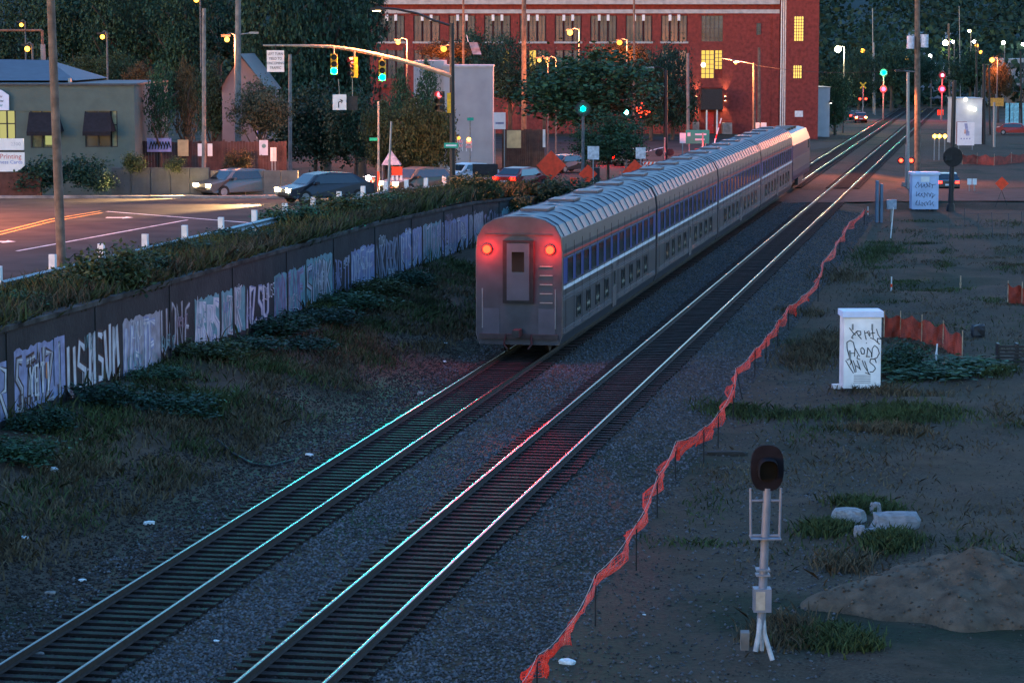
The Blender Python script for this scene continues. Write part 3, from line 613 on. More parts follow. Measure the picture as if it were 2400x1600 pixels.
for ri, (ya, yb) in enumerate(rows[:2]):
    h = (yb - ya) * BY / F
    for bi, (a, b) in enumerate(bays):
        for k in range(3):
            mt = m_winglass if ri == 0 else (m_winlit if (bi, k) in ((3, 2), (4, 1)) else m_winglass)
            key = (ri, mt.name)
            if key not in W_: W_[key] = win(ww - .25, h, mt, 2, 3)
            o = link('window', W_[key][0], bb); o.location = (bx(a) + ww * (k + .5), .06, bzz(yb)); link('pane', W_[key][1], o)
        if ri == 0:
            for k in (1, 2): MB().box(bx(a) + ww * k - .16, bx(a) + ww * k + .16, -.3, .05, bzz(50), bzz(36)).build('wall_bracket', m_white, bb)
            MB().box(bx(a) - .1, bx(b) + .1, -.12, .34, bzz(yb) - .22, bzz(yb) + .0).build('sill', m_trimw, bb)
for (ya, yb, mt, cols) in ((38, 98, m_winglass, 5),):
    wm = win(bx(1691) - bx(1641), (yb - ya) * BY / F, mt, cols, 6); o = link('window', wm[0], bb); o.location = (bx(1666), .06, bzz(yb)); link('pane', wm[1], o)
wm = win(bx(1671) - bx(1641), 65 * BY / F, m_winlit, 3, 6); o = link('window', wm[0], bb, 'tall window lit warm yellow'); o.location = (bx(1656), .06, bzz(183)); link('pane', wm[1], o)
wm = win(bx(1690) - bx(1673), 44 * BY / F, m_winlit, 2, 5); o = link('window', wm[0], bb, 'narrow lit window with blind'); o.location = (bx(1681.5), .06, bzz(162)); link('pane', wm[1], o)
MB().ball((bx(1646), .0, bzz(152)), .28, 8).build('interior_lamp', m_paleglow, bb)
wm = win(bx(1779) - bx(1770), 26 * BY / F, m_winglass, 1, 3); o = link('window', wm[0], bb); o.location = (bx(1774), -.13, bzz(82)); link('pane', wm[1], o)
for (ya, yb, xa, xb) in ((40, 97, 1854, 1876), (153, 183, 1853, 1873)):
    wm = win((xb - xa) * BY / F, (yb - ya) * BY / F, EM('lit_stair_window', (1, .58, .12), .42), 4, 8 if yb - ya > 40 else 4); o = link('window', wm[0], bb, 'stair window lit warm yellow'); o.location = (bx((xa + xb) / 2), -1.33, bzz(yb)); link('pane', wm[1], o)
MB().box(bx(1858), bx(1877), -1.25, -1.15, bzz(272), bzz(258)).build('vent', m_offw, bb)
for x in (1827, 1832, 1836.5): MB().tube((bx(x), -.25, -.5), (bx(x), -.25, 17.5), .09, .09, 6).build('downpipe', m_offw, bb)
MB().box(bx(1806), bx(1822), -.2, -.0, -.6, bzz(33)).build('pilaster', m_brick, bb)
# entry: canopy, door, sconces
cn = MB(); cn.prism([(bx(1640), bzz(207)), (bx(1687), bzz(207)), (bx(1689), bzz(255)), (bx(1638), bzz(255))], -2.2, -.02); cn.build('canopy', m_dark, bb)
d = MB().box(bx(1657), bx(1671), -.06, -.02, -.1, bzz(262)).build('door', m_red, bb); MB().box(bx(1669), bx(1670), -.12, -.06, .9, 1.1).build('handle', m_galv, d)
for x in (1652, 1676): MB().tube((bx(x), -2.0, -.1), (bx(x), -2.0, bzz(255)), .1, .1, 6).build('canopy_post', m_offw, bb)
MB().box(bx(1690), bx(1712), -1.6, -.05, -.4, bzz(286)).build('planter', m_concrete, bb); MB().box(bx(1622), bx(1636), -1.2, -.05, -.4, bzz(284)).build('planter', m_concrete, bb)
for px, py in ((1193, 212), (1535, 240), (1630, 230), (1697, 230)):
    s = MB().tube((bx(px), -.24, bzz(py) - .22), (bx(px), -.24, bzz(py) + .22), .11, .11, 8).build('wall_sconce', m_dark, bb)
    for q, zz in ((1, .24), (-1, -.24)):
        MB().tube((bx(px), -.24, bzz(py) + zz), (bx(px), -.24, bzz(py) + zz + q * .03), .1, .1, 8).build('bulb', EM('sconce_bulb', (1, .6, .28), 6), s)
        lamp('sconce_light', 'SPOT', (bx(px), BY - .42, bzz(py) + .4 + zz * 1.3), 130, (1, .55, .25), .08, (bx(px), BY - .2, bzz(py) + .4 + zz * 12), 55)
# neighbours
def simple_building(name, label, pxa, pxb, ytop, Y, depth, mat, ybase=None, roof=None, cat='building'):
    x0, x1 = (pxa - CX) / F * Y, (pxb - CX) / F * Y; zt_ = H - (ytop - HV) * Y / F; zb = min(gz(x0, Y), gz(x1, Y)) - .5
    t = T(name, label, cat, ((x0 + x1) / 2, Y, zb)); w = (x1 - x0) / 2; h = zt_ - zb
    MB().box(-w, w, 0, depth, 0, h).build('wall', mat, t); MB().box(-w - .06, w + .06, -.06, depth + .05, h + .002, h + .16).build('parapet', roof or m_trimw, t)
    return t, w, h, zb
m_pw = M('grey_white_render', (.4, .41, .43), .8, 0, .12, .6)
t, w, h, zb = simple_building('white_warehouse', 'blank grey-white warehouse wall behind the mast pole', 1040, 1155, 158, 222, 14, m_pw)
MB().box(-4.6, -w, 1.5, 12, 0, h + .55).build('side_wing', m_pw, t)
t, w, h, zb = simple_building('annex', 'small pale shed at the right end of the brick building', 1908, 1942, 206, 322, 8, M('pale_metal_siding', (.45, .47, .5), .6, 0, .1, 1))
l_ = MB().box(w - .1, w + .25, -.35, -.06, h * .72, h * .72 + .25).build('wall_lamp', m_dark, t); MB().box(w - .05, w + .2, -.4, -.3, h * .72 - .04, h * .72).build('bulb', m_paleglow, l_)
t, w, h, zb = simple_building('pink_warehouse', 'pale pink-grey warehouse behind the far red signal', 2162, 2236, 150, 520, 20, M('pink_render', (.5, .46, .5), .8, 0, .1, .3))
t, w, h, zb = simple_building('pale_warehouse', 'pale warehouse cut by the right edge of the photo', 2345, 2560, 140, 480, 25, m_pw)
for k in range(7): MB().box(-w + 1 + k * 2.3, -w + 2.6 + k * 2.3, -.04, -.001, h - 1.6, h - .5).build('window', m_winglass, t)
MB().box(-w, w, -3, -.06, 3.2, 3.5).build('canopy', m_galv, t)
for px, py, w_, h_, Y, lab in ((2119, 112, 16, 28, 620, 'leftmost pale block of the group on the far hill'), (2141, 98, 14, 36, 600, 'tall pale block left of the big pole on the far hill'), (2160, 93, 14, 24, 590, 'pale block right of the big pole on the far hill'), (2178, 110, 20, 28, 640, 'greenish pale block right of its group on the far hill'),
    (2215, 82, 14, 12, 640, 'small pale house above the yellow lamp'), (2270, 98, 22, 18, 700, 'pale house below the pair of lamps on the hill'), (2350, 95, 22, 12, 720, 'small pale house near the right edge lamps'), (2376, 92, 30, 26, 700, 'large pale house at the far right hillside'), (2100, 100, 10, 14, 740, 'tiny pale house at the left of the hill blocks')):
    x = (px - CX) / F * Y; s = Y / F; zc = H - (py - HV) * s; t = T('hill_building', lab, 'building', (x, Y, zc - h_ * s / 2), 0, 'pale buildings on the far hillside')
    MB().box(-w_ * s / 2, w_ * s / 2, 0, 8, -14, h_ * s).build('wall', M('far_pale_wall', (.42, .44, .5), .8, 0, .1, .2), t)
    for q in range(2): MB().box(-w_ * s * .3 + q * w_ * s * .4, -w_ * s * .3 + q * w_ * s * .4 + w_ * s * .2, -.06, -.002, h_ * s * .4, h_ * s * .7).build('window', m_winglass, t)
    MB().prism([(-w_ * s * .55, h_ * s + .01), (w_ * s * .55, h_ * s + .01), (0, h_ * s * 1.25)], -.2, 8.2).build('roof', m_dark, t)
t, w, h, zb = simple_building('flat_building', 'low building behind the pale map sign on the right', 2238, 2298, 232, 300, 6, M('pale_panel', (.5, .52, .52), .6, 0, .1, 1))
MB().box(-w, -w * .2, -.3, -.06, .2, h * .55).build('door', M('dull_pink_door', (.3, .16, .15)), t)
for px, py in ((2257, 232), (2268, 252), (2279, 255)):
    MB().ball(((px - 2268) / F * 300, -.5, H - (py - HV) * 300 / F - zb), .22, 8).build('wall_lamp', m_paleglow, t)
for px in (2358, 2366, 2378, 2394):
    b = ground(px, 345); tag(MB().box(-.3, .3, -.05, .05, 0, 3.6).build('banner', M('teal_banner', (.25, .55, .6), .6)), 'teal banner in a row at the right edge', 'banner', 'row of teal banners at the right edge', b)

# ------------------------------------------------------------------ shop
SY = 143.; sx = lambda px: (px - CX) / F * SY; sz = lambda py: H - (py - HV) * SY / F - 2.4
sh = T('shop', 'single-storey grey-green shop with dark awnings at the left', 'building', (0, SY, 2.4))
m_shop = M('grey_green_stucco', (.085, .112, .1), .85, 0, .1, 1.5, .2)
wl_ = MB(); wl_.box(sx(-160), sx(318), .2, 14, 0, sz(200)); wl_.box(sx(-160), sx(318), 0, .2, sz(259), sz(200)); wl_.box(sx(278), sx(318), 0, .2, 0, sz(259)); wl_.box(sx(128), sx(202), 0, .2, 0, sz(259)); wl_.box(sx(40), sx(74), .05, .2, 0, sz(259)); wl_.box(sx(-160), sx(-60), 0, .2, 0, sz(259)); wl_.box(sx(202), sx(278), 0, .2, 0, sz(343)); wl_.box(sx(-60), sx(40), .05, .2, 0, sz(336)); wl_.box(sx(74), sx(128), .03, .2, 0, sz(345))
wl_.build('wall', m_shop, sh)
MB().box(sx(-160), sx(318) + .08, -.1, 14, sz(200) + .002, sz(195)).build('parapet', M('dark_parapet_flashing', (.04, .045, .05), .6), sh)
for a, b, yb, mt, k in ((-60, -2, 336, m_winlit2, 2), (0, 39, 336, m_winlit2, 2), (76, 127, 345, M('dim_shop_glass', (.12, .12, .06), .2), 2), (203, 262, 343, m_winglass, 2), (263, 277, 343, M('pale_blind', (.25, .25, .15), .6), 1)):
    f = MB(); w = sx(b) - sx(a); h = sz(259) - sz(yb)
    for i in range(k + 1): f.box(sx(a) + w * i / k - .04, sx(a) + w * i / k + .04, .06, .14, sz(yb), sz(259))
    f.box(sx(a), sx(b), .07, .13, sz(yb) - .04, sz(yb) + .05); f.box(sx(a), sx(b), .07, .13, sz(yb) + h * .6, sz(yb) + h * .6 + .06); o = f.build('window', m_dark, sh); MB().box(sx(a), sx(b), .14, .17, sz(yb), sz(259)).build('pane', mt, o)
MB().box(sx(108), sx(126), .1, .13, sz(338), sz(308)).build('lit_pane', EM('lit_blind', (.75, .8, .3), .12), sh)
for a, b in ((72, 140), (202, 262)):
    m = MB(); x0, x1, z0, z1 = sx(a), sx(b), sz(306), sz(262); m.add([(x0, -.02, z1), (x1, -.02, z1), (x1 + .12, -.75, z0), (x0 - .02, -.75, z0), (x0, -.02, z0), (x1 + .3, -.02, z0)], [(0, 3, 2, 1), (0, 4, 3), (1, 2, 5), (3, 4, 5, 2), (0, 1, 5, 4)])
    m.box(x0 - .02, x1 + .12, -.77, -.75, z0 - .22, z0); m.build('awning', M('black_canvas', (.012, .01, .014), .9), sh)
m = MB(); m.add([(sx(-170), 3, sz(190)), (sx(160), 3, sz(190)), (sx(55), 9, sz(143)), (sx(-150), 9, sz(140)), (sx(-170), 15, sz(190)), (sx(160), 15, sz(190))], [(0, 1, 2, 3), (1, 5, 2), (5, 4, 3, 2), (4, 0, 3)]); m.build('hip_roof', M('blue_grey_roofing', (.24, .27, .36), .6, 0, .15, 2), sh)
m = MB(); m.box(sx(150), sx(156), 2, 2.4, sz(198), sz(184)); m.build('roof_vent', m_galv, sh)
sg = T('shop_sign', 'white arched fascia sign on the shop cut by the left photo edge', 'sign', (sx(-14), SY - .12, 2.4 + sz(257)))
m = MB(); w, h = (sx(27) - sx(-55)) / 2, sz(208) - sz(257); m.prism([(-w, 0), (w, 0), (w, h * .72), (w * .6, h * .95), (0, h * 1.08), (-w * .6, h * .95), (-w, h * .72)], -.08, 0); m.build('board', M('blue_white_sign_face', (.62, .66, .78), .5, 0, .05), sg)
for z_, wd, mt in ((.66, .5, GP[2]), (.45, .9, m_black), (.24, .8, GP[3])): text('aw' if z_ == .45 else 'w', h * .22, mt, sg, w * .55, -.085, h * z_)
ms = T('monument_sign', 'white two-panel printing shop sign on a brick base at the left edge', 'sign', ground(0, 136.6)); P_ = lambda px, py: ((px - 0) / F * 136.6, H - (py - HV) * 136.6 / F - ms.location.z)
x0, x1 = P_(-90, 0)[0], P_(59, 0)[0]
MB().box(x0, x1 - .02, -.1, .1, P_(0, 350)[1], P_(0, 323)[1]).build('upper_panel', m_white, ms)
m = MB(); zb_, zt_ = P_(0, 400)[1], P_(0, 355)[1]; m.prism([(x0, zb_), (x1 - .32, zb_), (x1, zb_ + .3), (x1, zt_), (x0, zt_)], -.1, .1); m.build('lower_panel', m_white, ms)
MB().box(x0, x1, -.06, .06, P_(0, 355)[1], P_(0, 350)[1]).build('divider', m_dark, ms)
MB().box(P_(-100, 0)[0], P_(95, 0)[0], -.05, .5, -.3, P_(0, 402)[1]).build('brick_base', M('dark_brick', (.11, .045, .035), .9, 0, .3, 3, .3), ms)
text('al Printing', .36, M('faded_red_ink', (.5, .12, .1)), ms, P_(20, 0)[0], -.105, P_(0, 365)[1]); text('Business Cards', .27, M('faded_blue_ink', (.15, .2, .5)), ms, P_(18, 0)[0], -.105, P_(0, 378)[1]); text('2300', .26, M('pale_ink', (.4, .42, .45)), ms, P_(40, 0)[0], -.105, P_(0, 336)[1])
ch = T('chimney_stack', 'dark brick chimney stack with pipe frame behind the shop roof', 'chimney', at(82, 195, 160)); s = 160 / F
m = MB()
for k in range(12): m.box(-22 * s + .02 * (k % 2), 14 * s - .02 * (k % 2), 0, 1, k * 7.5 * s - 1, (k + 1) * 7.5 * s - 1.02)
m.build('stack', M('dark_brick', (.11, .045, .035)), ch); MB().box(15 * s, 20 * s, -.1, .9, -1, 90 * s).build('corner_strip', m_concrete, ch)  # pale edge strip carries the lamplight on the stack's edge as colour
MB().path([(-85 * s, 0, 122 * s), (19 * s, 0, 122 * s), (19 * s, 0, 88 * s)], .08).build('pipe_frame', M('rusty_pipe', (.2, .09, .06)), ch)
ho = T('gabled_house', 'pale gabled house half hidden by trees behind the grey pole', 'house', ground(575, 172)); s = 172 / F; zz = lambda py: H - (py - HV) * s - ho.location.z
MB().prism([(-52 * s, -.5), (52 * s, -.5), (52 * s, zz(205)), (-8 * s, zz(132)), (-52 * s, zz(200))], 0, 9).build('wall', M('pale_siding', (.17, .165, .185), .8, 0, .1, 1), ho)
m = MB(); m.add([(-58 * s, -.4, zz(212)), (-8 * s, -.4, zz(126)), (58 * s, -.4, zz(212)), (-58 * s, 9.4, zz(212)), (-8 * s, 9.4, zz(126)), (58 * s, 9.4, zz(212))], [(0, 1, 4, 3), (1, 2, 5, 4)]); m.build('roof', m_dark, ho)
o = MB().box(30 * s, 42 * s, -.08, -.02, zz(320), zz(288)).build('window', M('blue_glass', (.03, .05, .35), .3), ho); MB().box(28 * s, 44 * s, -.05, -.01, zz(323), zz(286)).build('frame', m_white, o)

# low wall and dark fence right of the shop
def px_wall(name, label, pxa, pxb, ytop, Y, th, mat, cat='wall', n=1):
    x0, x1 = (pxa - CX) / F * Y, (pxb - CX) / F * Y; t = T(name, label, cat, ((x0 + x1) / 2, Y, gz((x0 + x1) / 2, Y))); h = H - (ytop - HV) * Y / F - t.location.z
    for i in range(n):
        w = (x1 - x0) / n; MB().box(x0 + w * i - t.location.x, x0 + w * (i + 1) - .03 - t.location.x, 0, th, -.6, h).build('wall_panel', mat, t)
    return t, h
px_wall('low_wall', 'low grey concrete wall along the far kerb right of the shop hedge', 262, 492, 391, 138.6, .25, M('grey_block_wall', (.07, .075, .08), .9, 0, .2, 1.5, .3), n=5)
px_wall('low_wall', 'low pale wall lit by headlights right of the grey one', 494, 700, 398, 138.7, .25, M('headlit_block_wall', (.16, .13, .11), .9, 0, .2, 1.5, .3), n=5)  # same wall as the grey one, coloured paler and warmer for the headlights
def plank_fence(label, pxa, pxb, ytop, Y, mat):
    x0, x1 = (pxa - CX) / F * Y, (pxb - CX) / F * Y; b = ground((pxa + pxb) / 2, Y); t = T('board_fence', label, 'fence', b, 0, 'board fences on the left'); h = H - (ytop - HV) * Y / F - b.z; m = MB(); x = x0 - b.x; 
    while x < x1 - b.x: m.box(x, x + .15, random.uniform(0, .02), .03, -.4, h + random.uniform(-.05, .05)); x += .162
    m.build('boards', mat, t, kind='stuff'); 
    for k in range(int((x1 - x0) / 2.4) + 1): MB().box(x0 - b.x + k * 2.4 - .05, x0 - b.x + k * 2.4 + .05, .04, .14, -.4, h + .1).build('post', mat, t)
    return t
m_fw = M('dark_stained_boards', (.06, .03, .028), .85, 0, .4, 2)
plank_fence('dark red-brown board fence with murals right of the shop', 322, 668, 330, 146, m_fw); plank_fence('brown board fence behind the leaning plywood sheet', 1178, 1276, 302, 225, M('brown_boards', (.11, .055, .035), .85, 0, .3, 2))
def board(name, label, pxa, pxb, ya, yb, Y, mat, cat='sign', th=.05, posts=False, group=None):
    x0, x1 = (pxa - CX) / F * Y, (pxb - CX) / F * Y; c = at((pxa + pxb) / 2, yb, Y); t = T(name, label, cat, c, 0, group); w = (x1 - x0) / 2; h = (yb - ya) * Y / F
    MB().box(-w, w, -th, 0, 0, h).build('board', mat, t)
    if posts:
        gzz = gz(c.x, Y) - c.z - .2
        for q in (posts if isinstance(posts, (list, tuple)) else (0,)): MB().box(q * w - .04, q * w + .04, .002, .08, gzz, h * .95).build('post', m_galv, t)
    return t, w, h
t, w, h = board('mural_board', 'pale violet mural with scrawled lettering on the dark fence', 345, 402, 324, 356, 145.9, M('violet_mural', (.3, .3, .55), .7, 0, .5, 1.5), 'mural')
a = MB(); g = np.random.default_rng(3)
for k in range(7): x = -w * .8 + k * w * .24; a.path([(x, -.06, h * .2), (x + .1, -.06, h * .75), (x + .2, -.06, h * .3)], .03, 4)
a.build('scrawl', GP[4], t)
board('panel_board', 'cream plywood panel on the dark fence', 417, 442, 328, 366, 145.8, M('cream_ply', (.48, .38, .2), .8, 0, .2, 2), 'panel')
board('door_panel', 'white panel left of the thin dark pole', 464, 476, 337, 366, 145.5, m_white, 'panel', group='white panels on the fence'); board('door_panel', 'white panel right of the thin dark pole', 487, 498, 337, 366, 145.5, m_white, 'panel', group='white panels on the fence')
t, w, h = board('poster_board', 'pale blue notice board with turquoise spot', 608, 628, 329, 364, 145.5, M('pale_blue_board', (.42, .5, .62), .6, 0, .15, 2)); m = MB(); m.tube((.02, -.07, h * .62), (.02, -.052, h * .62), .12, .12, 10); m.build('spot', GP[3], t)
board('paper_sign', 'narrow white notice on a stake before the low wall', 634, 641, 346, 378, 144, m_white, posts=True, group='white notices on stakes'); board('paper_sign', 'second narrow white notice beside the purple tag', 641.5, 648, 346, 378, 144.2, m_white, posts=True, group='white notices on stakes')
board('plywood_sheet', 'cream plywood sheet leaning on the brown board fence', 1188, 1221, 306, 347, 223, M('cream_ply', (.48, .38, .2)), 'board')
board('fence_post', 'pale post at the right end of the brown board fence', 1272, 1278, 304, 345, 224, m_offw, 'post', .25)
t, w, h = board('site_sign', 'white property sign on two posts left of the lit wooden pole', 1157, 1185, 264, 303, 205, m_white, posts=(-.8, .8)); MB().box(-w * .7, w * .7, -.056, -.051, h * .3, h * .42).build('print_band', GP[1], t)

# ------------------------------------------------------------------ street furniture on the left
def pole(name, label, px, pyb, Y, ptop, wpx, mat, group=None, dxtop=0, taper=.8, cat='utility pole'):
    b = ground(px, Y) if pyb is None else (hit(px, pyb)); s = b.y / F; top = at(px + dxtop, ptop, b.y) - b; r = wpx * s / 2
    t = T(name, label, cat, b, 0, group); MB().tube((0, 0, -.3), top, r, r * taper, 10).build('shaft', mat, t); return t, top, s
def crossarm(t, top, dz, w):
    MB().box(top.x - w, top.x + w, -.16, -.04, top.z - dz - .06, top.z - dz + .06).build('crossarm', m_wood, t)
    for q in (-.85, -.4, .4, .85): MB().tube((top.x + q * w, -.1, top.z - dz + .06), (top.x + q * w, -.1, top.z - dz + .25), .05, .04, 6).build('insulator', m_dark, t)
t, top, s = pole('utility_pole', 'thick leaning wooden pole in front of the shop at far left', 142, None, 88.5, -95, 23, m_wood, dxtop=-27); crossarm(t, top, .6, 1.2)
t, top, s = pole('utility_pole', 'thin dark pole in front of the white fence panels', 478, None, 142, 20, 11, m_wood2)
t, top, s = pole('utility_pole', 'tall pale grey pole beside the orange street lamp', 558, None, 160, -60, 16, m_wood2); crossarm(t, top, .6, 1.2)
MB().path([(0, 0, top.z - 3.6), (.5, -.1, top.z - 3.55), (.95, -.1, top.z - 3.5)], .04).build('lamp_arm', m_galv, t); MB().box(.8, 1.35, -.2, 0, top.z - 3.55, top.z - 3.43).build('lamp_head', m_galv, t)
t, top, s = pole('utility_pole', 'short grey pole between the turn sign and green light', 680, None, 160, 128, 10, m_wood2)
t, top, s = pole('utility_pole', 'tall light brown wooden pole lit orange left of the big round tree', 1228, 372, 0, -60, 13, m_wood); crossarm(t, top, .6, 1.3)
t, top, s = pole('utility_pole', 'brown pole standing in front of the brick building left of the flag', 1086, None, 240, -30, 6, m_wood)
t, top, s = pole('utility_pole', 'brown pole before the brick building right of the orange lamp', 1486, None, 250, -40, 6, m_wood)
t, top, s = pole('utility_pole', 'thin dark pole above the big round tree', 1393, None, 240, 45, 5, m_dark)
t, top, s = pole('utility_pole', 'dark grey pole with railway flasher discs at its foot', 1560, None, 205, 165, 11, m_dark)
MB().path([top, top + Vector((-.5, 0, .25)), top + Vector((-1.2, 0, .2))], .05).build('lamp_arm', m_dark, t); MB().cbox(top + Vector((-1.3, 0, .2)), .8, .3, .14).build('lamp_head', m_galv, t)
t, top, s = pole('utility_pole', 'dark pole left of the lit warehouse window', 1612, None, 280, 125, 8, m_wood2)
t, top, s = pole('utility_pole', 'left of two orange-lit poles before the brick wall', 1767, None, 255, 148, 8, m_wood); p = top
MB().path([(p.x, 0, p.z - .1), (p.x - 1.5, 0, p.z + .2), (p.x - 3.1, 0, p.z + .45)], .05).build('lamp_arm', m_galv, t); o = MB().cbox((p.x - 1.7, -.1, p.z + .12), .6, .3, .14).build('lamp_head', m_galv, t); MB().ball((p.x - 1.75, -.1, p.z), .13, 8).build('bulb', m_sodium, o)
lamp('pole_lamp_light', 'POINT', t.location + Vector((p.x - 1.75, -.3, p.z - .3)), 2600, NA, .15)
t, top, s = pole('utility_pole', 'right of two orange-lit poles before the brick wall', 1779, 336, 0, 112, 8, m_wood)

# traffic signal on a mast arm
MY = 140.; mb = ground(1061, 140.); ms_ = MY / F
ma = T('mast_arm', 'dark signal mast with long curved arm over the road', 'signal mast', mb)
q = lambda px, py, dy=0.: Vector(((px - CX) / F * MY - mb.x, dy, H - (py - HV) * MY / F - mb.z))
MB().tube((0, 0, -.2), q(1060, 56), .16, .12, 12).build('mast', m_dark, ma); MB().tube((0, 0, -.05), (0, 0, .35), .3, .22, 8).build('base', m_dark, ma)
m_arm = M('weathered_galvanised_arm', (.24, .22, .18), .6, .2, .2, 5)
MB().path([q(1060, 178), q(1000, 158), q(940, 141), q(880, 127), q(830, 117), q(780, 110), q(735, 108), q(680, 107), q(620, 107)], [.13, .125, .115, .11, .1, .09, .08, .06, .05], 10).build('arm', m_arm, ma)
la = MB().path([q(1060, 62), q(1020, 50), q(980, 33), q(930, 23), q(885, 20)], .06, 8).build('luminaire_arm', m_dark, ma)
lh = MB().cbox(q(888, 23), .75, .34, .16).build('lamp_head', m_dark, ma); MB().cbox(q(885, 26.5), .4, .24, .06).build('lens', EM('luminaire_lens', (1, .5, .12), 14), lh)
lamp('luminaire_light', 'SPOT', mb + q(885, 30), 5500, NA, .25, mb + q(885, 300), 150)
MB().cbox(q(1053, 240, -.1), .2, .1, 1.05).build('backplate', m_yellow, ma)
def head(parent_label, px, py, mat_on, on, name='traffic_light', face=0, s=1., housing=None, label=None, group=None, Y=None, hang=None):
    """three-lens head centred on its lit lens"""
    c = at(px, py, Y or MY - .3); r = .15 * s; t = T(name, parent_label, 'traffic light', c, face, group); hs = housing or m_yellow
    for i in range(3):
        z = (on - i) * .36 * s
        b = MB().cbox((0, .12, z), .36 * s, .22 * s, .345 * s).build('housing', hs, t)
        v = MB(); n = 10; V = [(math.cos(a) * (r + .015), y, z + math.sin(a) * (r + .015)) for y in (0, -.24 * s) for a in np.linspace(-.5, math.pi + .5, n)]
        v.add(V, [(k, k + 1, n + k + 1, n + k) for k in range(n - 1)]); v.build('visor', hs if hs is not m_yellow else m_dark, b)
        MB().tube((0, .005, z), (0, -.012, z), r, r, 14).build('lens', mat_on if i == on else m_dark, b)
    if hang: MB().tube((0, .12, (on + .5) * .36 * s), (0, .12, hang), .04, .04, 6).build('hanger', m_arm, t)
    return t
head('left of the two big green traffic lights hanging from the mast arm', 783, 167, m_grn, 2, hang=1.28); lamp('green_beam', 'SPOT', at(783, 167, MY - .6), 3600, (0, 1, .8), .15, uvw(56, -15, 0), 9)
head('right of the two big green traffic lights hanging from the mast arm', 896, 182, m_grn, 2, hang=1.15); lamp('green_beam', 'SPOT', at(896, 182, MY - .6), 6500, (0, 1, .8), .15, uvw(63, -15.75, 0), 9)
head('yellow traffic light turned sideways with red lens between the two green lights', 826, 142, EM('red_lens_side', (1, .05, .06), 3), 0, face=R(-58), hang=.5)
head('black traffic light with dim red lens on the mast pole', 1030, 222, EM('red_lens_side', (1, .05, .06), 3), 0, face=R(-30), housing=m_dark)
t, w, h = board('turn_sign', 'white sign reading left turn yield to oncoming traffic at the arm tip', 626, 666, 119, 169, MY - .1, M('pink_white_sheet', (.72, .68, .66), .4, 0, .05))
for k, s_ in enumerate(('LEFT TURN', 'YIELD TO', 'ONCOMING', 'TRAFFIC')): text(s_, .2, m_black, t, 0, -.056, h * (.83 - .215 * k), sx=.8)
MB().tube((0, 0, h), (0, 0, h + .28), .02).build('hanger', m_dark, t)
t, w, h = board('no_turn_sign', 'small white arrow sign hanging below the left green light', 780, 812, 222, 258, MY - .2, m_offw)
a = MB(); a.path([(-.05, -.057, .12), (-.05, -.057, .4), (.15, -.057, .5)], .022, 4); a.path([(.02, -.057, .55), (.16, -.057, .5), (.1, -.057, .36)], .02, 4); a.build('arrow', m_black, t); MB().tube((0, -.02, h), (-.05, -.02, h + .8), .015).build('hanger', m_galv, t)
t, w, h = board('sign_back', 'dark back of a sign hanging right of the small arrow sign', 815, 838, 226, 258, MY, m_dark); MB().tube((0, -.02, h), (0, -.02, h + .95), .015).build('hanger', m_galv, t)
t, w, h = board('street_sign', 'green street name sign on the mast pole', 1041, 1074, 335, 347, MY - .25, m_green); MB().box(-w * .75, w * .75, -.056, -.051, h * .35, h * .65).build('legend', m_white, t)
tp, top, s = pole('signal_post', 'thin post with pedestrian light under the right green light', 887, None, 142, 238, 6, m_galv, cat='signal post'); MB().box(-.06, .06, -.08, .08, .5, 1.3).build('marker_band', M('red_band', (.5, .08, .04)), tp)
t, w, h = board('street_sign', 'small green street sign on the thin signal post', 866, 885, 323, 330, 141.8, m_green)
t, top, s = pole('leaning_pole', 'thin grey pole leaning beside the orange work sign', 908, 471, 0, 285, 6, m_galv, dxtop=9, cat='pole')
pole('street_sign_post', 'thin post carrying a small green street sign behind the mast pole', 1102, None, 200, 275, 4, m_galv, cat='post')
board('street_sign', 'far small green street sign behind the mast pole', 1095, 1110, 276, 283, 199.8, m_green)
t = T('flag', 'small pale pink flag hanging above the white warehouse', 'flag', at(1107, 128, 232)); s = 232 / F
m = MB(); V = []; n = 8
for i in range(n + 1):
    for k in (0, 1): V.append((-.3 + .75 * k + .35 * i / n, .1 * math.sin(i * 1.2 + k), (1 - i / n) * 28 * s))
m.add(V, [(2 * i, 2 * i + 1, 2 * i + 3, 2 * i + 2) for i in range(n)], True); m.build('cloth', M('pink_flag', (.6, .3, .27), .8, 0, .4, 2), t); MB().tube((-.35, 0, 29 * s), (-.5, 0, 45 * s), .03).build('staff', m_white, t)

# lamps that the photo shows lit
def street_lamp(label, px, py, Y, mat, r, px_pole=None, power=0, col=NA, group='lit street lamps', h=None, arm=0.8):
    """lamp on a post: lens at the pixel"""
    c = at(px, py, Y); b = Vector((c.x + arm, Y, gz(c.x + arm, Y) if Y < 455 else float(hillz(c.x + arm, Y)))); t = T('street_lamp', label, 'street lamp', b, 0, group)
    z = c.z - b.z; k = max(1, Y / 250)
    MB().tube((0, 0, -.2), (0, 0, z + .3), .09 * k ** .5, .06 * k ** .5, 7).build('post', M('dull_grey_post', (.1, .1, .1), .7), t)
    MB().path([(0, 0, z + .25), (-arm * .5, 0, z + .4), (-arm, 0, z + .3)], .04).build('arm', M('dull_grey_post', (.1, .1, .1)), t)
    hd = MB().box(-arm - .35, -arm + .2, -.15, .15, z + .16, z + .3).build('lamp_head', m_dark, t); MB().ball((-arm, 0, z), r, 8).build('bulb', mat, hd)
    if power: lamp('street_light', 'POINT', c + Vector((0, -.4, -.3)), power, col, r)
    return t
street_lamp('orange street lamp left of the tall grey pole', 532, 93, 163, m_sodium, .16, power=800, arm=.5)
street_lamp('orange street lamp above the white warehouse', 933, 100, 236, m_sodium, .2, power=2200)
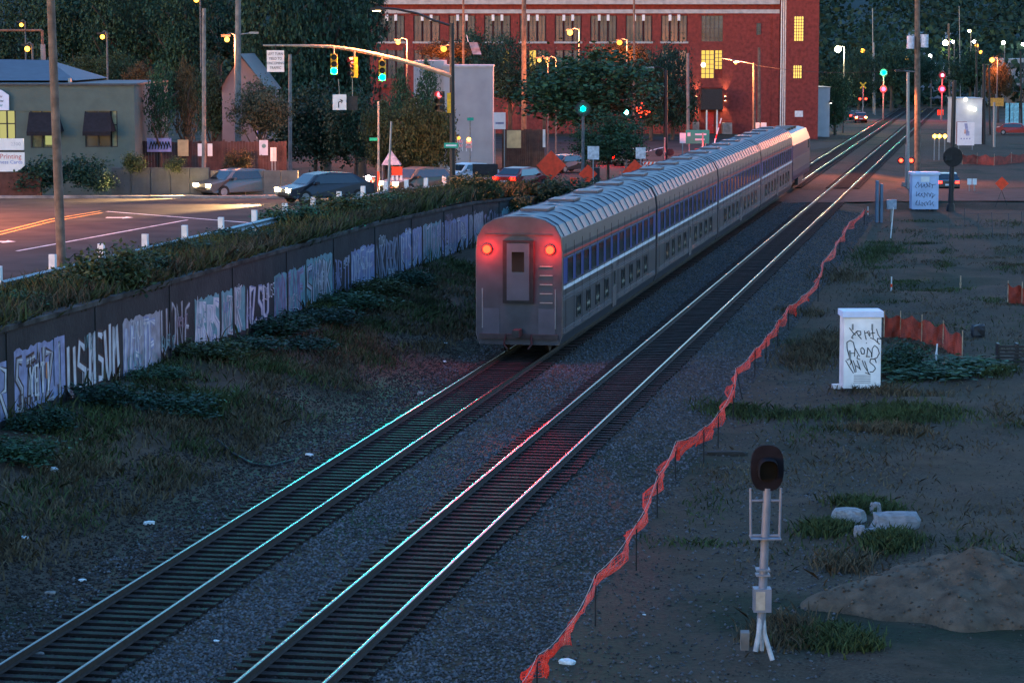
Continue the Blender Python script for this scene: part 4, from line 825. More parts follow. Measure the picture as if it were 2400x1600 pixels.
street_lamp('bright orange street lamp in front of the brick windows', 1336, 77, 232, m_sodium, .25, power=1300)
street_lamp('left of the twin orange lamps beside the big round tree', 1264, 142, 240, m_sodium, .17, power=450)
street_lamp('right of the twin orange lamps beside the big round tree', 1283, 143, 242, m_sodium, .17, power=450)
street_lamp('lamp hidden in orange-lit leaves left of the mast pole', 1040, 115, 246, m_sodium_dim, .3, power=900)
street_lamp('lamp hidden in yellow leaves above the big round tree', 1452, 100, 281, m_sodium_dim, .3, power=900)
street_lamp('very bright yellow-white lamp right of the brick tower', 1964, 116, 335, m_whitelamp, .42, power=1500, col=(1, .88, .5))
street_lamp('yellow-green lamp on the wooden post at upper right', 2216, 101, 500, EM('yellow_green_lamp', (1, .9, .2), 60), .5, group='far lamps at upper right')
for px, py, c, r, lab in ((2233, 98, 'w', .25, 'white lamp right of the yellow-green lamp'), (2283, 98, 'w', .28, 'white lamp above an orange one'), (2289, 107, 'o', .3, 'orange lamp just below a white lamp'), (2298, 122, 'o', .28, 'lone orange lamp left of the bright orange lamp'), (2351, 100, 'w', .3, 'white lamp above the pale warehouse'), (2398, 104, 'w', .28, 'white lamp at the right photo edge'), (2272, 73, 'y', .26, 'highest yellow lamp on the right hill'), (2180, 131, 'w', .26, 'white lamp right of the big pole'), (2125, 137, 'o', .35, 'small orange lamp left of the big pole'), (2022, 119, 'o', .4, 'small orange lamp right of the very bright lamp'), (240, 87, 'o', .15, 'lone orange lamp in the dark trees at left'), (50, 59, 'o', .15, 'orange lamp above the pipe frame at far left'), (64, 115, 'o', .16, 'orange lamp beside the chimney stack'), (460, 0, 'o', .2, 'small orange lamp at the top left edge')):
    Y = 470 if px > 1900 else (200 if px != 64 else 158)
    if px == 240: Y = 176
    if px in (50, 460): Y = 205
    street_lamp(lab, px, py, Y, {'w': m_headw, 'o': EM('far_sodium', (1, .34, .03), 3), 'y': EM('far_yellow', (1, .8, .2), 25)}[c], r, group='far lamps at upper right' if px > 1900 else 'lamps among the trees at left', arm=.3)
street_lamp('bright orange lamp over the orange-lit tree at right', 2325, 141, 378, m_sodium, .35, power=700, group='far lamps at upper right')
# lamps standing just outside the frame that light the road
for X, Y in ((-34, 112), (-52, 122), (-30, 82)):
    z = gz(X, Y); b = T('street_lamp', {112: 'street lamp over the left road beyond the frame', 122: 'street lamp farthest left along the road', 82: 'street lamp nearest the camera over the left road'}[Y], 'street lamp', (X, Y, z), 0, 'street lamps over the left road'); MB().tube((0, 0, 0), (0, 0, 9.3), .11, .07, 8).build('post', m_galv, b); MB().path([(0, 0, 9.2), (1.2, 0, 9.5), (2.2, 0, 9.4)], .05).build('arm', m_galv, b); o = MB().box(1.9, 2.6, -.16, .16, 9.3, 9.48).build('lamp_head', m_dark, b); MB().ball((2.25, 0, 9.22), .14, 8).build('bulb', m_sodium, o)
    lamp('street_light', 'SPOT', (X + 2.25, Y, z + 9.0), 24000 if Y > 100 else 4000, NA, .15, (X + 2.25, Y, z), 150)

# work-zone signs, barricades
def diamond(label, px, py, r, Y, rz=0):
    c = at(px, py, Y); s = Y / F; t = T('work_sign', label, 'work sign', Vector((c.x, Y, gz(c.x, Y))), rz, 'orange diamond work signs'); z = c.z - t.location.z; w = r * s
    m = MB(); m.prism([(0, z - w), (w, z), (0, z + w), (-w, z)], -.02, 0); m.build('panel', m_orange, t)
    g_ = MB(); g_.path([(0, .02, z + w * .9), (0, .02, z - w)], .025, 4); g_.path([(-w * .9, .02, z), (w * .9, .02, z)], .02, 4); g_.build('brace', m_dark, t)
    MB().path([(-.5, -.3, 0), (0, .02, max(.3, z - w)), (.5, .3, 0)], .02, 4).build('stand', m_dark, t); return t
diamond('largest orange diamond work sign at the road left of the white sign', 1292, 388, 35, 176); diamond('small orange diamond work sign under the white square sign', 1378, 408, 22, 183); diamond('orange diamond work sign beside the yellow-lit barricades', 1488, 404, 30, 186); diamond('orange diamond work sign below the railway flasher pole', 1588, 389, 25, 190); diamond('lone orange diamond work sign at the right edge', 2348, 430, 16, 186)
board('sign_back', 'pale grey square sign beside the small orange work sign', 1377, 1404, 343, 374, 182, M('grey_sign_back', (.5, .52, .52), .5), posts=True); board('sign_back', 'pale sign back right of the low-hanging tree', 1490, 1513, 346, 372, 188, M('grey_sign_back', (.5, .52, .52)), posts=True)
tag(MB().box(-.35, .35, 0, .6, 0, 1.6).build('signal_cabinet', m_dark), 'dark signal cabinet below the pale square sign', 'cabinet', None, ground(1394, 186))
t, w, h = board('work_board', 'orange square work sign with white legs left of the leaning grey pole', 918, 943, 391, 411, 141, m_orange); 
for q_ in (-.8, 0, .8): MB().box(q_ * w - .06, q_ * w + .06, -.04, 0, -.25, -.002).build('leg', m_white, t)
def barricade(label, px, py, w_px, h_px, Y, light=None, grp='striped barricades'):
    b = at(px, py, Y); s = Y / F; t = T('barricade', label, 'barricade', b, 0, grp); w = w_px * s / 2; h = h_px * s
    for k in range(2):
        z = h * (.45 + .4 * k); n = 5
        rl = MB().box(-w, w, -.03, 0, z - h * .13, z + h * .13).build('rail', m_white, t); st = MB()
        for i in range(n): x = -w + 2 * w * i / n; st.add([(x, -.034, z - h * .13), (x + w / n, -.034, z - h * .13), (x + 1.7 * w / n, -.034, z + h * .13), (x + .7 * w / n, -.034, z + h * .13)], [(0, 1, 2, 3)])
        st.build('stripe', m_orange, rl)
    for q_ in (-.85, .85): MB().box(q_ * w - .03, q_ * w + .03, 0.003, .06, 0, h).build('leg', m_white, t)
    if light: MB().ball((0, -.05, h + .12), .13, 8).build('warning_light', light, t)
    return t
barricade('striped barricade with amber light right of the mast pole', 1075, 354, 20, 26, 178, m_sodium_dim); barricade('striped barricade behind the dark board', 1099, 355, 14, 24, 180, EM('amber_light', (1, .38, .03), 6)); barricade('wide bright barricade beside the yellow-green sign', 1530, 405, 45, 26, 189, None); barricade('low barricade left of the wide bright one', 1510, 398, 26, 20, 196, None)
b = barricade('white backlit barricade panel shining at the train roof', 1533, 407, 26, 14, 187.5); MB().box(-.38, .38, -.06, -.045, .05, .4).build('glare_panel', EM('glare_panel', (1, .75, .35), 4), b)  # emissive sheet stands for glare on reflective sheeting, no lamp behind it
board('info_board', 'yellow-green square sign beside the railway flasher pole', 1545, 1566, 380, 398, 189, M('lime_sheet', (.45, .5, .02), .5), posts=True)
board('yellow_sign', 'yellow square sign on a brown post before the warehouse', 1758, 1777, 312, 331, 232, m_yellow, posts=True); board('utility_box', 'left white utility box beside the poles', 1771, 1779, 288, 316, 256, m_white, 'utility box', .5, group='white utility boxes'); board('utility_box', 'right white utility box beside the poles', 1783, 1795, 288, 317, 256, m_white, 'utility box', .5, group='white utility boxes')
t, w, h = board('direction_sign', 'green direction sign with white text beside the raised crossing gate', 1607, 1662, 305, 337, 205, m_green, posts=(-.7, .7))
MB().box(-w * .2, w * .75, -.056, -.051, h * .62, h * .74).build('legend', m_white, t); MB().box(-w * .2, w * .6, -.056, -.051, h * .25, h * .37).build('legend', m_white, t); MB().box(-w * .85, -w * .6, -.056, -.051, h * .55, h * .8).build('shield', m_white, t)
board('route_sign', 'white route sign left of the green direction sign', 1593, 1607, 312, 336, 204, m_white, posts=True)
tag(MB().box(-.9, .9, -.05, .05, .55, 1.5).box(-.8, -.65, -.05, .05, 0, .55).box(.65, .8, -.05, .05, 0, .55).build('mailboxes', m_dark), 'dark low board on two legs left of the white property sign', 'board', None, ground(1137, 190))
tag(MB().tube((0, 0, 0), (0, 0, .7), .2, .16, 10).tube((0, 0, .7), (0, 0, .9), .1, .03, 8).build('hydrant', M('orange_hydrant', (.6, .16, .03))), 'orange hydrant behind the largest work sign', 'hydrant', None, ground(1312, 215))
t = T('tent', 'grey canopy roof left of the orange square work sign', 'tent', ground(915, 150)); h = H - (385 - HV) * 150 / F - t.location.z
m = MB(); m.add([(-.5, 0, h), (.6, 0, h), (.6, 1.2, h), (-.5, 1.2, h), (0, .6, h + .85)], [(0, 1, 4), (1, 2, 4), (2, 3, 4), (3, 0, 4)]); m.build('canopy', M('blue_grey_canvas', (.3, .32, .4)), t)
for a in (-.45, .55): MB().tube((a, .1, 0), (a, .1, h), .03).build('leg', m_galv, t)
# orange drums in the work zone
drum = T('traffic_drum', '', 'traffic drum', (0, 0, 0), 0, 'orange drums in the work zone')
MB().tube((0, 0, 0), (0, 0, .08), .36, .36, 12).build('base', m_black, drum); MB().tube((0, 0, .08), (0, 0, 1.0), .29, .23, 14).build('drum', m_orange, drum)
for z_ in (.35, .68): MB().tube((0, 0, z_), (0, 0, z_ + .13), .285 - z_ * .06, .285 - z_ * .06 - .008, 14).build('white_band', m_white, drum)
for k, (px, Y, lab) in enumerate(((1345, 180, 'orange drum right of the largest work sign'), (1455, 190, 'orange drum left of the third work sign'), (1522, 215, 'orange drum behind the bright barricade'), (1602, 222, 'orange drum left of the green direction sign'), (1625, 196, 'orange drum below the green direction sign'), (1680, 226, 'orange drum right of the raised crossing gate'), (1702, 262, 'orange drum near the warehouse planter'), (1752, 236, 'orange drum left of the yellow square sign'))):
    if k == 0: drum.location = ground(px, Y); drum['label'] = lab
    else: copy_tree(drum, lab, ground(px, Y))
# crossing signals
def crossing_signal(label, px, pyb, Y, h, red, back=False, gate=None, cross=False, rz=0):
    b = ground(px, Y); t = T('crossing_signal', label, 'crossing signal', b, rz, 'railway crossing signals'); MB().tube((0, 0, 0), (0, 0, h), .07, .06, 8).build('post', m_galv, t); MB().box(-.3, .3, -.3, .3, 0, .35).build('base', m_concrete, t)
    z = h * .62
    for s_ in (-1, 1):
        d = MB().tube((s_ * .42, -.1, z), (s_ * .42, -.06, z), .3, .3, 16).build('target_disc', m_dark, t)
        MB().tube((s_ * .42, -.16, z), (s_ * .42, -.12, z), .15, .15, 12).build('lens', red if not back else m_dark, d)
    MB().box(-.5, .5, -.05, .05, z - .04, z + .04).build('crossarm', m_galv, t)
    if cross:
        for a in (.8, -.8):
            m = MB(); c, s_ = math.cos(a), math.sin(a); m.prism([(-.6 * c - .1 * s_, h - .1 - .6 * s_ + .1 * c), (-.6 * c + .1 * s_, h - .1 - .6 * s_ - .1 * c), (.6 * c + .1 * s_, h - .1 + .6 * s_ - .1 * c), (.6 * c - .1 * s_, h - .1 + .6 * s_ + .1 * c)], -.1 - (.02 if a > 0 else 0), -.08 - (.02 if a > 0 else 0)); m.build('crossbuck', cross, t)
    if gate:
        g0 = Vector((.3, -.1, 1.0)); d = Vector(gate); ga = MB().path([g0, g0 + d], .05, 6).build('gate_arm', m_white, t); 
        for k in range(5): MB().path([g0 + d * (k * .2 + .02), g0 + d * (k * .2 + .1)], .055, 6).build('stripe', m_red, ga)
    return t
m_flash = EM('crossing_flasher', (1, .06, .01), 9)
t = crossing_signal('red flashing crossing signal with raised gate beside the green direction sign', 1646, 0, 202, 3.9, m_flash, gate=(1.1, 0, 4.0)); lamp('flasher_light', 'POINT', t.location + Vector((0, -.8, 2.4)), 260, (1, .06, .04), .2)
crossing_signal('unlit crossing flasher discs at the foot of the dark lamp pole', 1557, 0, 203, 3.0, m_dark, True)
crossing_signal('red crossing flasher beside the thin grey post at the right of the tracks', 2122, 0, 215, 3.4, EM('crossing_flasher_dim', (1, .02, .008), 6))
crossing_signal('far crossing signal with yellow-lit crossbuck left of the tracks', 2019, 0, 384, 5.4, EM('crossing_flasher_dim', (1, .02, .008), 6), cross=m_yellow)  # yellow light on the crossbuck is put in as yellow paint

# ------------------------------------------------------------------ cars
def car(label, loc, rz, paint_, front=True, tail=None, head_mat=None, group='cars on the road'):
    """local: front towards -Y, length 4.5"""
    t = T('car', label, 'car', loc, rz, group); L = 2.25
    prof = [(-L, .45), (-L + .05, .72), (-L + .9, .9), (-L + 1.45, 1.38), (-L + 2.2, 1.48), (L - 1.1, 1.42), (L - .4, 1.0), (L - .02, .92), (L, .45), (L - .2, .28), (-L + .2, .28)]
    m = MB(); n = len(prof); xs = (-.86, -.8, .8, .86); V = []
    for x in xs:
        for y, z in prof:
            up = max(0, z - .9); inn = up * .32; V.append(((abs(x) - inn) * (1 if x > 0 else -1) if abs(x) > .81 else (abs(x) - inn) * (1 if x > 0 else -1), y * (1 if abs(x) > .81 else 1.01), z))
    for k in range(3):
        for i in range(n): m.add([], []); 
    F_ = []
    for k in range(3):
        for i in range(n): F_.append((k * n + i, k * n + (i + 1) % n, (k + 1) * n + (i + 1) % n, (k + 1) * n + i))
    F_ += [tuple(range(n))[::-1], tuple(range(3 * n, 4 * n))]; m.add(V, F_); m.build('body', paint_, t)
    gl = M('car_glass', (.012, .014, .018), .08, spec=.9)
    for y0, z0, y1, z1, nm in ((-L + .95, .94, -L + 1.43, 1.36, 'windscreen'), (L - .45, 1.03, L - 1.05, 1.4, 'rear_window')):
        w0, w1 = .72, .62; dy = -.02 if nm == 'windscreen' else .02
        MB().add([(-w0, y0 + dy, z0 + .01), (w0, y0 + dy, z0 + .01), (w1, y1 + dy, z1 + .01), (-w1, y1 + dy, z1 + .01)], [(0, 1, 2, 3)]).build(nm, gl, t)
    for s_ in (-1, 1):
        o_ = lambda z: (.86 - max(0, z - .9) * .32 + .006) * s_
        MB().add([(o_(.95), -L + 1.2, .95), (o_(.95), L - .75, .95), (o_(1.36), L - 1.1, 1.36), (o_(1.36), -L + 1.6, 1.36)], [(0, 1, 2, 3)]).build('side_window', gl, t)
        MB().box(s_ * .92 - .07, s_ * .92 + .07, -L + 1.35, -L + 1.5, .92, 1.05).build('mirror', paint_, t)
        for y in (-L + .8, L - .85):
            w = MB().tube((s_ * .68, y, .33), (s_ * .88, y, .33), .33, .33, 16).build('wheel', m_black, t); MB().tube((s_ * .885, y, .33), (s_ * .89, y, .33), .2, .2, 12).build('rim', m_galv, w)
        MB().cbox((s_ * .62, -L - .0, .66), .34, .1, .16).build('headlight', head_mat or m_white, t); MB().cbox((s_ * .66, L + .0, .8), .3, .08, .16).build('tail_light', tail or m_red, t)
    MB().box(-.5, .5, -L - .03, -L + .02, .42, .56).build('grille', m_dark, t); MB().box(-.26, .26, L, L + .03, .55, .68).build('number_plate', m_white, t)
    return t
PA = dict(silver=M('silver_car_paint', (.12, .125, .135), .3, .6, .05), dark=M('dark_car_paint', (.03, .035, .05), .25, .3, .05), red=M('red_car_paint', (.25, .02, .02), .3, .2, .05), white=M('white_car_paint', (.6, .6, .6), .3, 0, .05), tan=M('tan_car_paint', (.1, .085, .065), .3, .4, .05))
def on_road(px, py): p = hit(px, py); p.z = gz(p.x, p.y) + .03; return p
H_ = dict(head_mat=m_head)
for lab, px, py, rz, pc, k, beam in (('silver car with glaring headlights nearest the low wall at left', 560, 462, R(-52), 'silver', H_, 1), ('dark car with glaring headlights in the middle of the intersection', 762, 476, R(-60), 'dark', H_, 1), ('tan car with bright headlights left of the mast pole', 985, 456, R(-48), 'tan', H_, 1),
    ('white car with headlights directly behind the mast pole', 1098, 430, R(-48), 'white', dict(head_mat=m_head), 0), ('red car with lit tail lights behind the bush right of the mast pole', 1222, 445, R(150), 'red', dict(tail=m_tail), 0),
    ('dark car with lit tail lights between the work signs', 1330, 405, R(140), 'dark', dict(tail=m_tail), 0), ('small dark car with tail lights under the low-hanging tree', 1430, 384, R(150), 'dark', dict(tail=m_tail), 0), ('car with bright tail lights in front of the pale sign back', 1470, 388, R(165), 'silver', dict(tail=m_tail), 0)):
    p = on_road(px, py); t = car(lab, p, rz, PA[pc], **k)
    if beam:
        d = Matrix.Rotation(rz, 3, 'Z') @ Vector((0, -1, 0)); b = p + d * 2.5 + Vector((0, 0, .66))
        lamp('headlight_beam', 'SPOT', b, 6500, (1, .58, .22), .1, b + d * 10 + Vector((0, 0, -.6)), 75)
p = ground(869, 143); t = T('motorcycle', 'motorcycle with single white headlight before the thin signal post', 'motorcycle', p, R(-10))
for y in (-.65, .65): MB().tube((-.06, y, .32), (.06, y, .32), .32, .32, 14).build('wheel', m_black, t)
MB().path([(0, -.65, .32), (0, -.4, .85), (0, .1, .7), (0, .65, .32)], .07, 6).build('frame', m_dark, t); MB().cbox((0, .0, .82), .28, .5, .22).build('tank', PA['red'], t); MB().cbox((0, .5, .82), .28, .5, .12).build('seat', m_black, t); MB().path([(-.35, -.35, 1.02), (.35, -.35, 1.02)], .02).build('handlebar', m_galv, t); MB().ball((0, -.62, .95), .14, 10).build('headlight', m_headw, t)
for lab, px, Y, rz, pc, kw in (('car with red tail lights right of the second pale cabinet', 2219, 208, R(174), 'dark', dict(tail=EM('brake_near', (1, .015, .008), 5))), ('far car queue with red brake lights left of the far tracks', 2003, 392, R(170), 'dark', dict(tail=EM('brake_far', (1, .015, .01), 10))), ('second far car with amber lights beside the far crossing', 2014, 382, R(175), 'red', dict(tail=EM('brake_far2', (1, .25, .05), 30))), ('red car beyond the green verge at the right edge', 2375, 330, R(80), 'red', {})):
    car(lab, ground(px, Y), rz, PA[pc], group='cars on the right', **kw)
for px in (2188, 2199, 2212):
    t = T('warning_lamp', 'amber warning lamp in a row of three right of the big pole', 'warning lamp', ground(px, 262), 0, 'row of three amber warning lamps'); z = H - (320 - HV) * 262 / F - t.location.z
    MB().box(-.05, .05, -.05, .05, -.1, z).build('post', m_galv, t); MB().ball((0, -.08, z + .1), .2, 8).build('lens', m_amber, t)

# ------------------------------------------------------------------ train
TR_V, Y_TAIL = TR1, 96.0
u_tail = 91.
m_steel = M('brushed_stainless_steel', (.17, .18, .22), .3, .85, .12, 1.5); m_steel2 = M('stainless_roof', (.085, .09, .12), .5, .6, .15, 1.5); m_under = M('dirty_underframe', (.035, .03, .028), .85, 0, .4, 3)
m_blue = M('deep_blue_stripe', (.03, .06, .26), .35, .1, .1); m_redst = M('red_stripe', (.5, .03, .03), .4); m_whst = M('white_stripe', (.7, .7, .72), .4); m_trglass = M('dark_train_glass', (.01, .012, .018), .06, 0, .9, .35, .0, (.05, .05, .04), spec=.9, detail=1)
def loft(sec, ys, cap=True, sm=True):
    n = len(sec); m = MB(); V = [(x, y, z) for y in ys for x, z in sec]; k = len(ys)
    m.add(V, [(j * n + i, j * n + (i + 1) % n, (j + 1) * n + (i + 1) % n, (j + 1) * n + i) for j in range(k - 1) for i in range(n)], False)
    if cap: m.add([(x, ys[0], z) for x, z in sec], [tuple(range(n))[::-1]]); m.add([(x, ys[-1], z) for x, z in sec], [tuple(range(n))])
    return m
pw_me = MB().box(-.001, .001, -.55, .55, -.38, .38).mesh('window', m_trglass)
gk = MB()
for a_, b_, c_, d_ in ((-.6, .6, .38, .43), (-.6, .6, -.43, -.38), (-.6, -.55, -.38, .38), (.55, .6, -.38, .38)): gk.box(-.012, .012, a_, b_, c_, d_)
gk_me = gk.mesh('gasket', m_black); rib_me = MB().path([(1.5, 0, 4.215), (1.28, 0, 4.615), (.9, 0, 4.835), (0, 0, 4.955), (-.9, 0, 4.835), (-1.28, 0, 4.615), (-1.5, 0, 4.215)], .022, 4).mesh('roof_rib', m_steel2); seam_me = MB().box(-.004, .004, -.02, .02, .8, 3.95).mesh('panel_seam', m_under)
wheel_me = MB().tube((-.06, 0, 0), (.06, 0, 0), .45, .45, 20).mesh('wheel', m_rust)
def bogie(t, y):
    b = MB()
    for s_ in (-1, 1): b.box(s_ * 1.05 - .08, s_ * 1.05 + .08, y - 1.6, y + 1.6, .45, .72); b.box(s_ * 1.05 - .1, s_ * 1.05 + .1, y - .35, y + .35, .3, .8)
    b.box(-1, 1, y - .2, y + .2, .5, .8); o = b.build('bogie', m_under, t)
    for dy in (-1.25, 1.25):
        for s_ in (-.75, .75): w = link('wheel', wheel_me, o); w.location = (s_, y + dy, .46)
def coach(label, u, tail=False):
    t = T('passenger_coach', label, 'train car', uvw(u, TR_V), -AYAW, 'double-deck coaches of the train'); L = 25.4
    half = [(1.42, .42), (1.54, .75), (1.55, 3.75), (1.5, 4.2), (1.28, 4.6), (.9, 4.82), (.45, 4.92), (0, 4.94)]
    side = half[:4] + [(-x, z) for x, z in half[:4]][::-1]
    loft(side, [0.0, L]).build('body', m_steel, t)
    rf = [half[3]] + half[4:] + [(-x, z) for x, z in half[3:-1]][::-1]; loft(rf, [0.02, L - .02]).build('roof', m_steel2, t)
    for s_ in (-1, 1):
        for z0, z1, mt in ((2.55, 3.45, m_blue), (3.52, 3.6, m_redst), (2.36, 2.48, m_whst)): MB().box(s_ * 1.552 - .004, s_ * 1.552 + .004, .2, L - .2, z0, z1).build('stripe', mt, t)
        for k in range(13): o = link('window', pw_me, t); o.location = (s_ * 1.56, 1.6 + k * 1.85, 3.0); link('gasket', gk_me, o); q_ = link('panel_seam', seam_me, t); q_.location = (s_ * 1.554, .68 + k * 1.85, 0)
        for k in range(9):
            if k != 4: o = link('window', pw_me, t); o.location = (s_ * 1.556, 3.6 + k * 2.3, 1.5); o.scale = (1, .8, .9); link('gasket', gk_me, o)
        d = MB().box(s_ * 1.55 - .012, s_ * 1.55 + .012, 12.1, 13.1, .6, 2.3).build('door', m_steel2, t); MB().box(s_ * 1.565 - .003, s_ * 1.565 + .003, 12.35, 12.85, 1.4, 2.0).build('door_window', m_trglass, d)
        for k in range(6): MB().box(s_ * 1.553 - .01, s_ * 1.553 + .01, .1, L - .1, .8 + k * .07 + (.0 if k < 3 else .95), .83 + k * .07 + (.0 if k < 3 else .95)).build('flute', m_steel2, t)
    bogie(t, 3.0); bogie(t, L - 3.0); MB().box(-1.2, 1.2, 5.2, L - 5.2, .25, .8).build('underframe', m_under, t)
    MB().prism([(x * .985, z * .995 + .01) for x, z in half + [(-x, z) for x, z in half[:-1]][::-1]], -.05, -.001).build('end_wall', M('grimy_end_wall', (.05, .055, .07), .5, .3, .3, 1.2), t)  # end wall coloured darker than the body to cut its bright reflections
    ef = MB().box(-.55, .55, -.2, -.053, 1.9, 4.1).build('diaphragm', m_black, t); MB().box(-.4, .4, -.23, -.203, 2.0, 4.0).build('end_door', m_steel2, ef); MB().box(-.22, .22, -.245, -.235, 3.0, 3.7).build('door_window', m_trglass, ef)
    for s_ in (-1, 1):
        MB().path([(s_ * 1.3, -.06, 1.0), (s_ * 1.3, -.06, 2.4)], .025).build('grab_rail', m_galv, t); MB().box(s_ * 1.0 - .3, s_ * 1.0 + .3, -.07, -.053, .8, 1.7).build('end_panel', m_steel2, t)
        mk = MB().tube((s_ * 1.12, -.16, 3.78), (s_ * 1.12, -.053, 3.78), .17, .17, 14).build('marker_housing', m_dark, t); MB().tube((s_ * 1.12, -.19, 3.78), (s_ * 1.12, -.163, 3.78), .14, .14, 14).build('marker_light', m_tail if tail else m_dark, mk)
    for k in range(17): o = link('roof_rib', rib_me, t); o.location = (0, .6 + k * 1.5, 0)
    for k in range(4): MB().box(-.5, .5, 3 + k * 6, 4.6 + k * 6, 4.93, 5.02).build('roof_hatch', m_steel2, t)
    MB().path([(-.45, -.1, .8), (-.5, -.3, .45), (-.35, -.35, .3)], .035, 6).path([(.45, -.1, .8), (.5, -.3, .45), (.38, -.35, .3)], .035, 6).build('hoses', m_black, t)
    MB().box(-1.4, 1.4, -.14, -.053, .62, .8).build('buffer_beam', m_under, t); MB().box(-1.2, 1.2, -.07, -.053, 4.25, 4.3).build('seam', m_under, t); lad = MB()
    for q_ in range(5): lad.box(.75, 1.2, -.1, -.06, 1.9 + q_ * .32, 1.93 + q_ * .32)
    lad.build('steps', m_galv, t)
    MB().box(-.12, .12, -.75, .1, .75, 1.0).build('coupler', m_under, t)
    return t
for k, lab in enumerate(('last double-deck silver coach with two glaring red tail lights', 'second silver double-deck coach from the red-lit train tail', 'third silver double-deck coach from the train tail', 'foremost silver double-deck coach behind the dark blue locomotive')): coach(lab, u_tail + k * 26.0, k == 0)
for s_ in (-1, 1):
    p = uvw(u_tail - .35, TR_V + s_ * 1.12, 3.78); lamp('tail_light_glow', 'POINT', p, 55, (1, .015, .01), .14); lamp('tail_light_beam', 'SPOT', p, 1000, (1, .015, .015), .14, uvw(66, TR2 + .2, 0), 13)
lo = T('locomotive', 'dark blue locomotive at the head of the train far up the line', 'locomotive', uvw(u_tail + 104.3, TR_V), -AYAW)
hs = [(1.45, .9), (1.52, 1.2), (1.52, 3.5), (1.2, 4.3), (.6, 4.45), (-.6, 4.45), (-1.2, 4.3), (-1.52, 3.5), (-1.52, 1.2), (-1.45, .9)]
loft(hs, [0, 17.5]).build('body', M('navy_locomotive_paint', (.03, .045, .12), .35, .3, .1), lo)
m = MB(); m.add([(x, 17.5, z) for x, z in hs] + [(x * .75, 20.2, min(z, 2.2) if z > 2.2 else z) for x, z in hs], [(i, (i + 1) % 10, 10 + (i + 1) % 10, 10 + i) for i in range(10)] + [tuple(range(10, 20))]); m.build('nose', M('navy_locomotive_paint', (.03, .045, .12)), lo)
for s_ in (-1, 1):
    MB().box(s_ * 1.525 - .004, s_ * 1.525 + .004, .2, 17.3, 1.6, 2.5).build('stripe', m_steel, lo); MB().box(s_ * 1.53 - .004, s_ * 1.53 + .004, 15.2, 16.8, 2.8, 3.5).build('side_window', m_trglass, lo)
    MB().box(s_ * 1.3 - .12, s_ * 1.3 + .12, 6.5, 11.5, .3, .88).build('fuel_tank', m_under, lo)
for k in range(5): MB().tube((0, 2 + k * 2.6, 4.45), (0, 2 + k * 2.6, 4.6), .8, .8, 14).build('roof_fan', m_dark, lo)
MB().box(-.55, .55, -.1, -.002, 1.2, 3.2).build('end_door', m_dark, lo); bogie(lo, 3.2); bogie(lo, 14.5); MB().box(-.12, .12, 19.8, 20.8, .75, 1.0).build('coupler', m_under, lo)

# ------------------------------------------------------------------ right of the tracks
# foreground signal
b = hit(1795, 1545); s = b.y / F; sg = T('railway_signal', 'tall pale railway signal mast with round black head facing away in the right foreground', 'railway signal', b)
q = lambda px, py, dy=0.: Vector(((px - CX) * s - b.x, dy, H - (py - HV) * s - b.z)); m_alu = M('pale_blue_grey_paint', (.19, .21, .26), .5, .2, .15, 4)
MB().tube(q(1794, 1490), q(1806, 1150), .085, .075, 12).build('mast', m_alu, sg)
hd = MB(); n = 28; el = []
for i in range(n):
    a = 2 * math.pi * i / n; x = 39 * s * (abs(math.cos(a)) ** .75) * (1 if math.cos(a) > 0 else -1); z = 55 * s * (abs(math.sin(a)) ** .75) * (1 if math.sin(a) > 0 else -1); el.append((x, z))
c = q(1805, 1101); hd.prism([(c.x + x, c.z + z) for x, z in el], -.05, .05); ho_ = hd.build('target_head', M('matt_black_signal', (.01, .009, .012), .85, 0, .3, 5, spec=.08), sg)
vz = MB(); V = [(c.x + x * k_, y, c.z + z * k_ * .86 - .02) for k_, y in ((.62, -.06), (.56, -.38)) for x, z in el]; idx = [i for i in range(n)]; vz.add(V, [(i, (i + 1) % n, n + (i + 1) % n, n + i) for i in idx if not (n * .62 < i < n * .88)]); vz.build('hood', M('matt_black_signal', (.012, .011, .013)), ho_)
MB().tube((c.x, -.07, c.z - .05), (c.x, -.052, c.z - .05), .2, .2, 18).build('lens', M('unlit_lens', (.008, .006, .004), .5, spec=.1), ho_)
m = MB().ball((c.x, .25, c.z), .25, 10, 1.3); m.build('lamp_case', M('matt_black_signal', (.012, .011, .013)), ho_)
fr = MB()
for x in (1768, 1836): fr.tube(q(x, 1268), q(x - (2 if x < 1800 else -2), 1150), .028, .028, 6)
for y in (1180, 1264): fr.tube(q(1768, y), q(1838, y), .026, .026, 6)
fr.build('bracket_frame', m_alu, sg); MB().cbox(q(1802, 1268, -.0), 72 * s, .45, .02).build('platform', m_alu, sg)
for y in (1345, 1358): MB().cbox(q(1797, y), .26, .26, .03).build('clamp', m_alu, sg)
MB().cbox(q(1796, 1418), 42 * s, .3, 56 * s).build('junction_box', m_alu, sg); MB().cbox(q(1791, 1418, -.155), 22 * s, .01, 44 * s).build('box_door', M('stained_door', (.3, .27, .22), .7), sg)
fr = MB(); fr.path([q(1794, 1448), q(1788, 1500, -.1), q(1780, 1540, -.15)], .05, 8); fr.path([q(1798, 1448), q(1802, 1500, -.05), q(1820, 1560, -.2)], .045, 8); fr.path([q(1790, 1448), q(1798, 1500, .1), q(1798, 1545, .1)], .04, 8); fr.build('conduit', M('grey_conduit', (.35, .35, .36), .6), sg)
p = q(1757, 1520, .1); m = MB().cbox(p, .16, .14, .36, 0, .25); m.build('marker_block', m_concrete, sg)
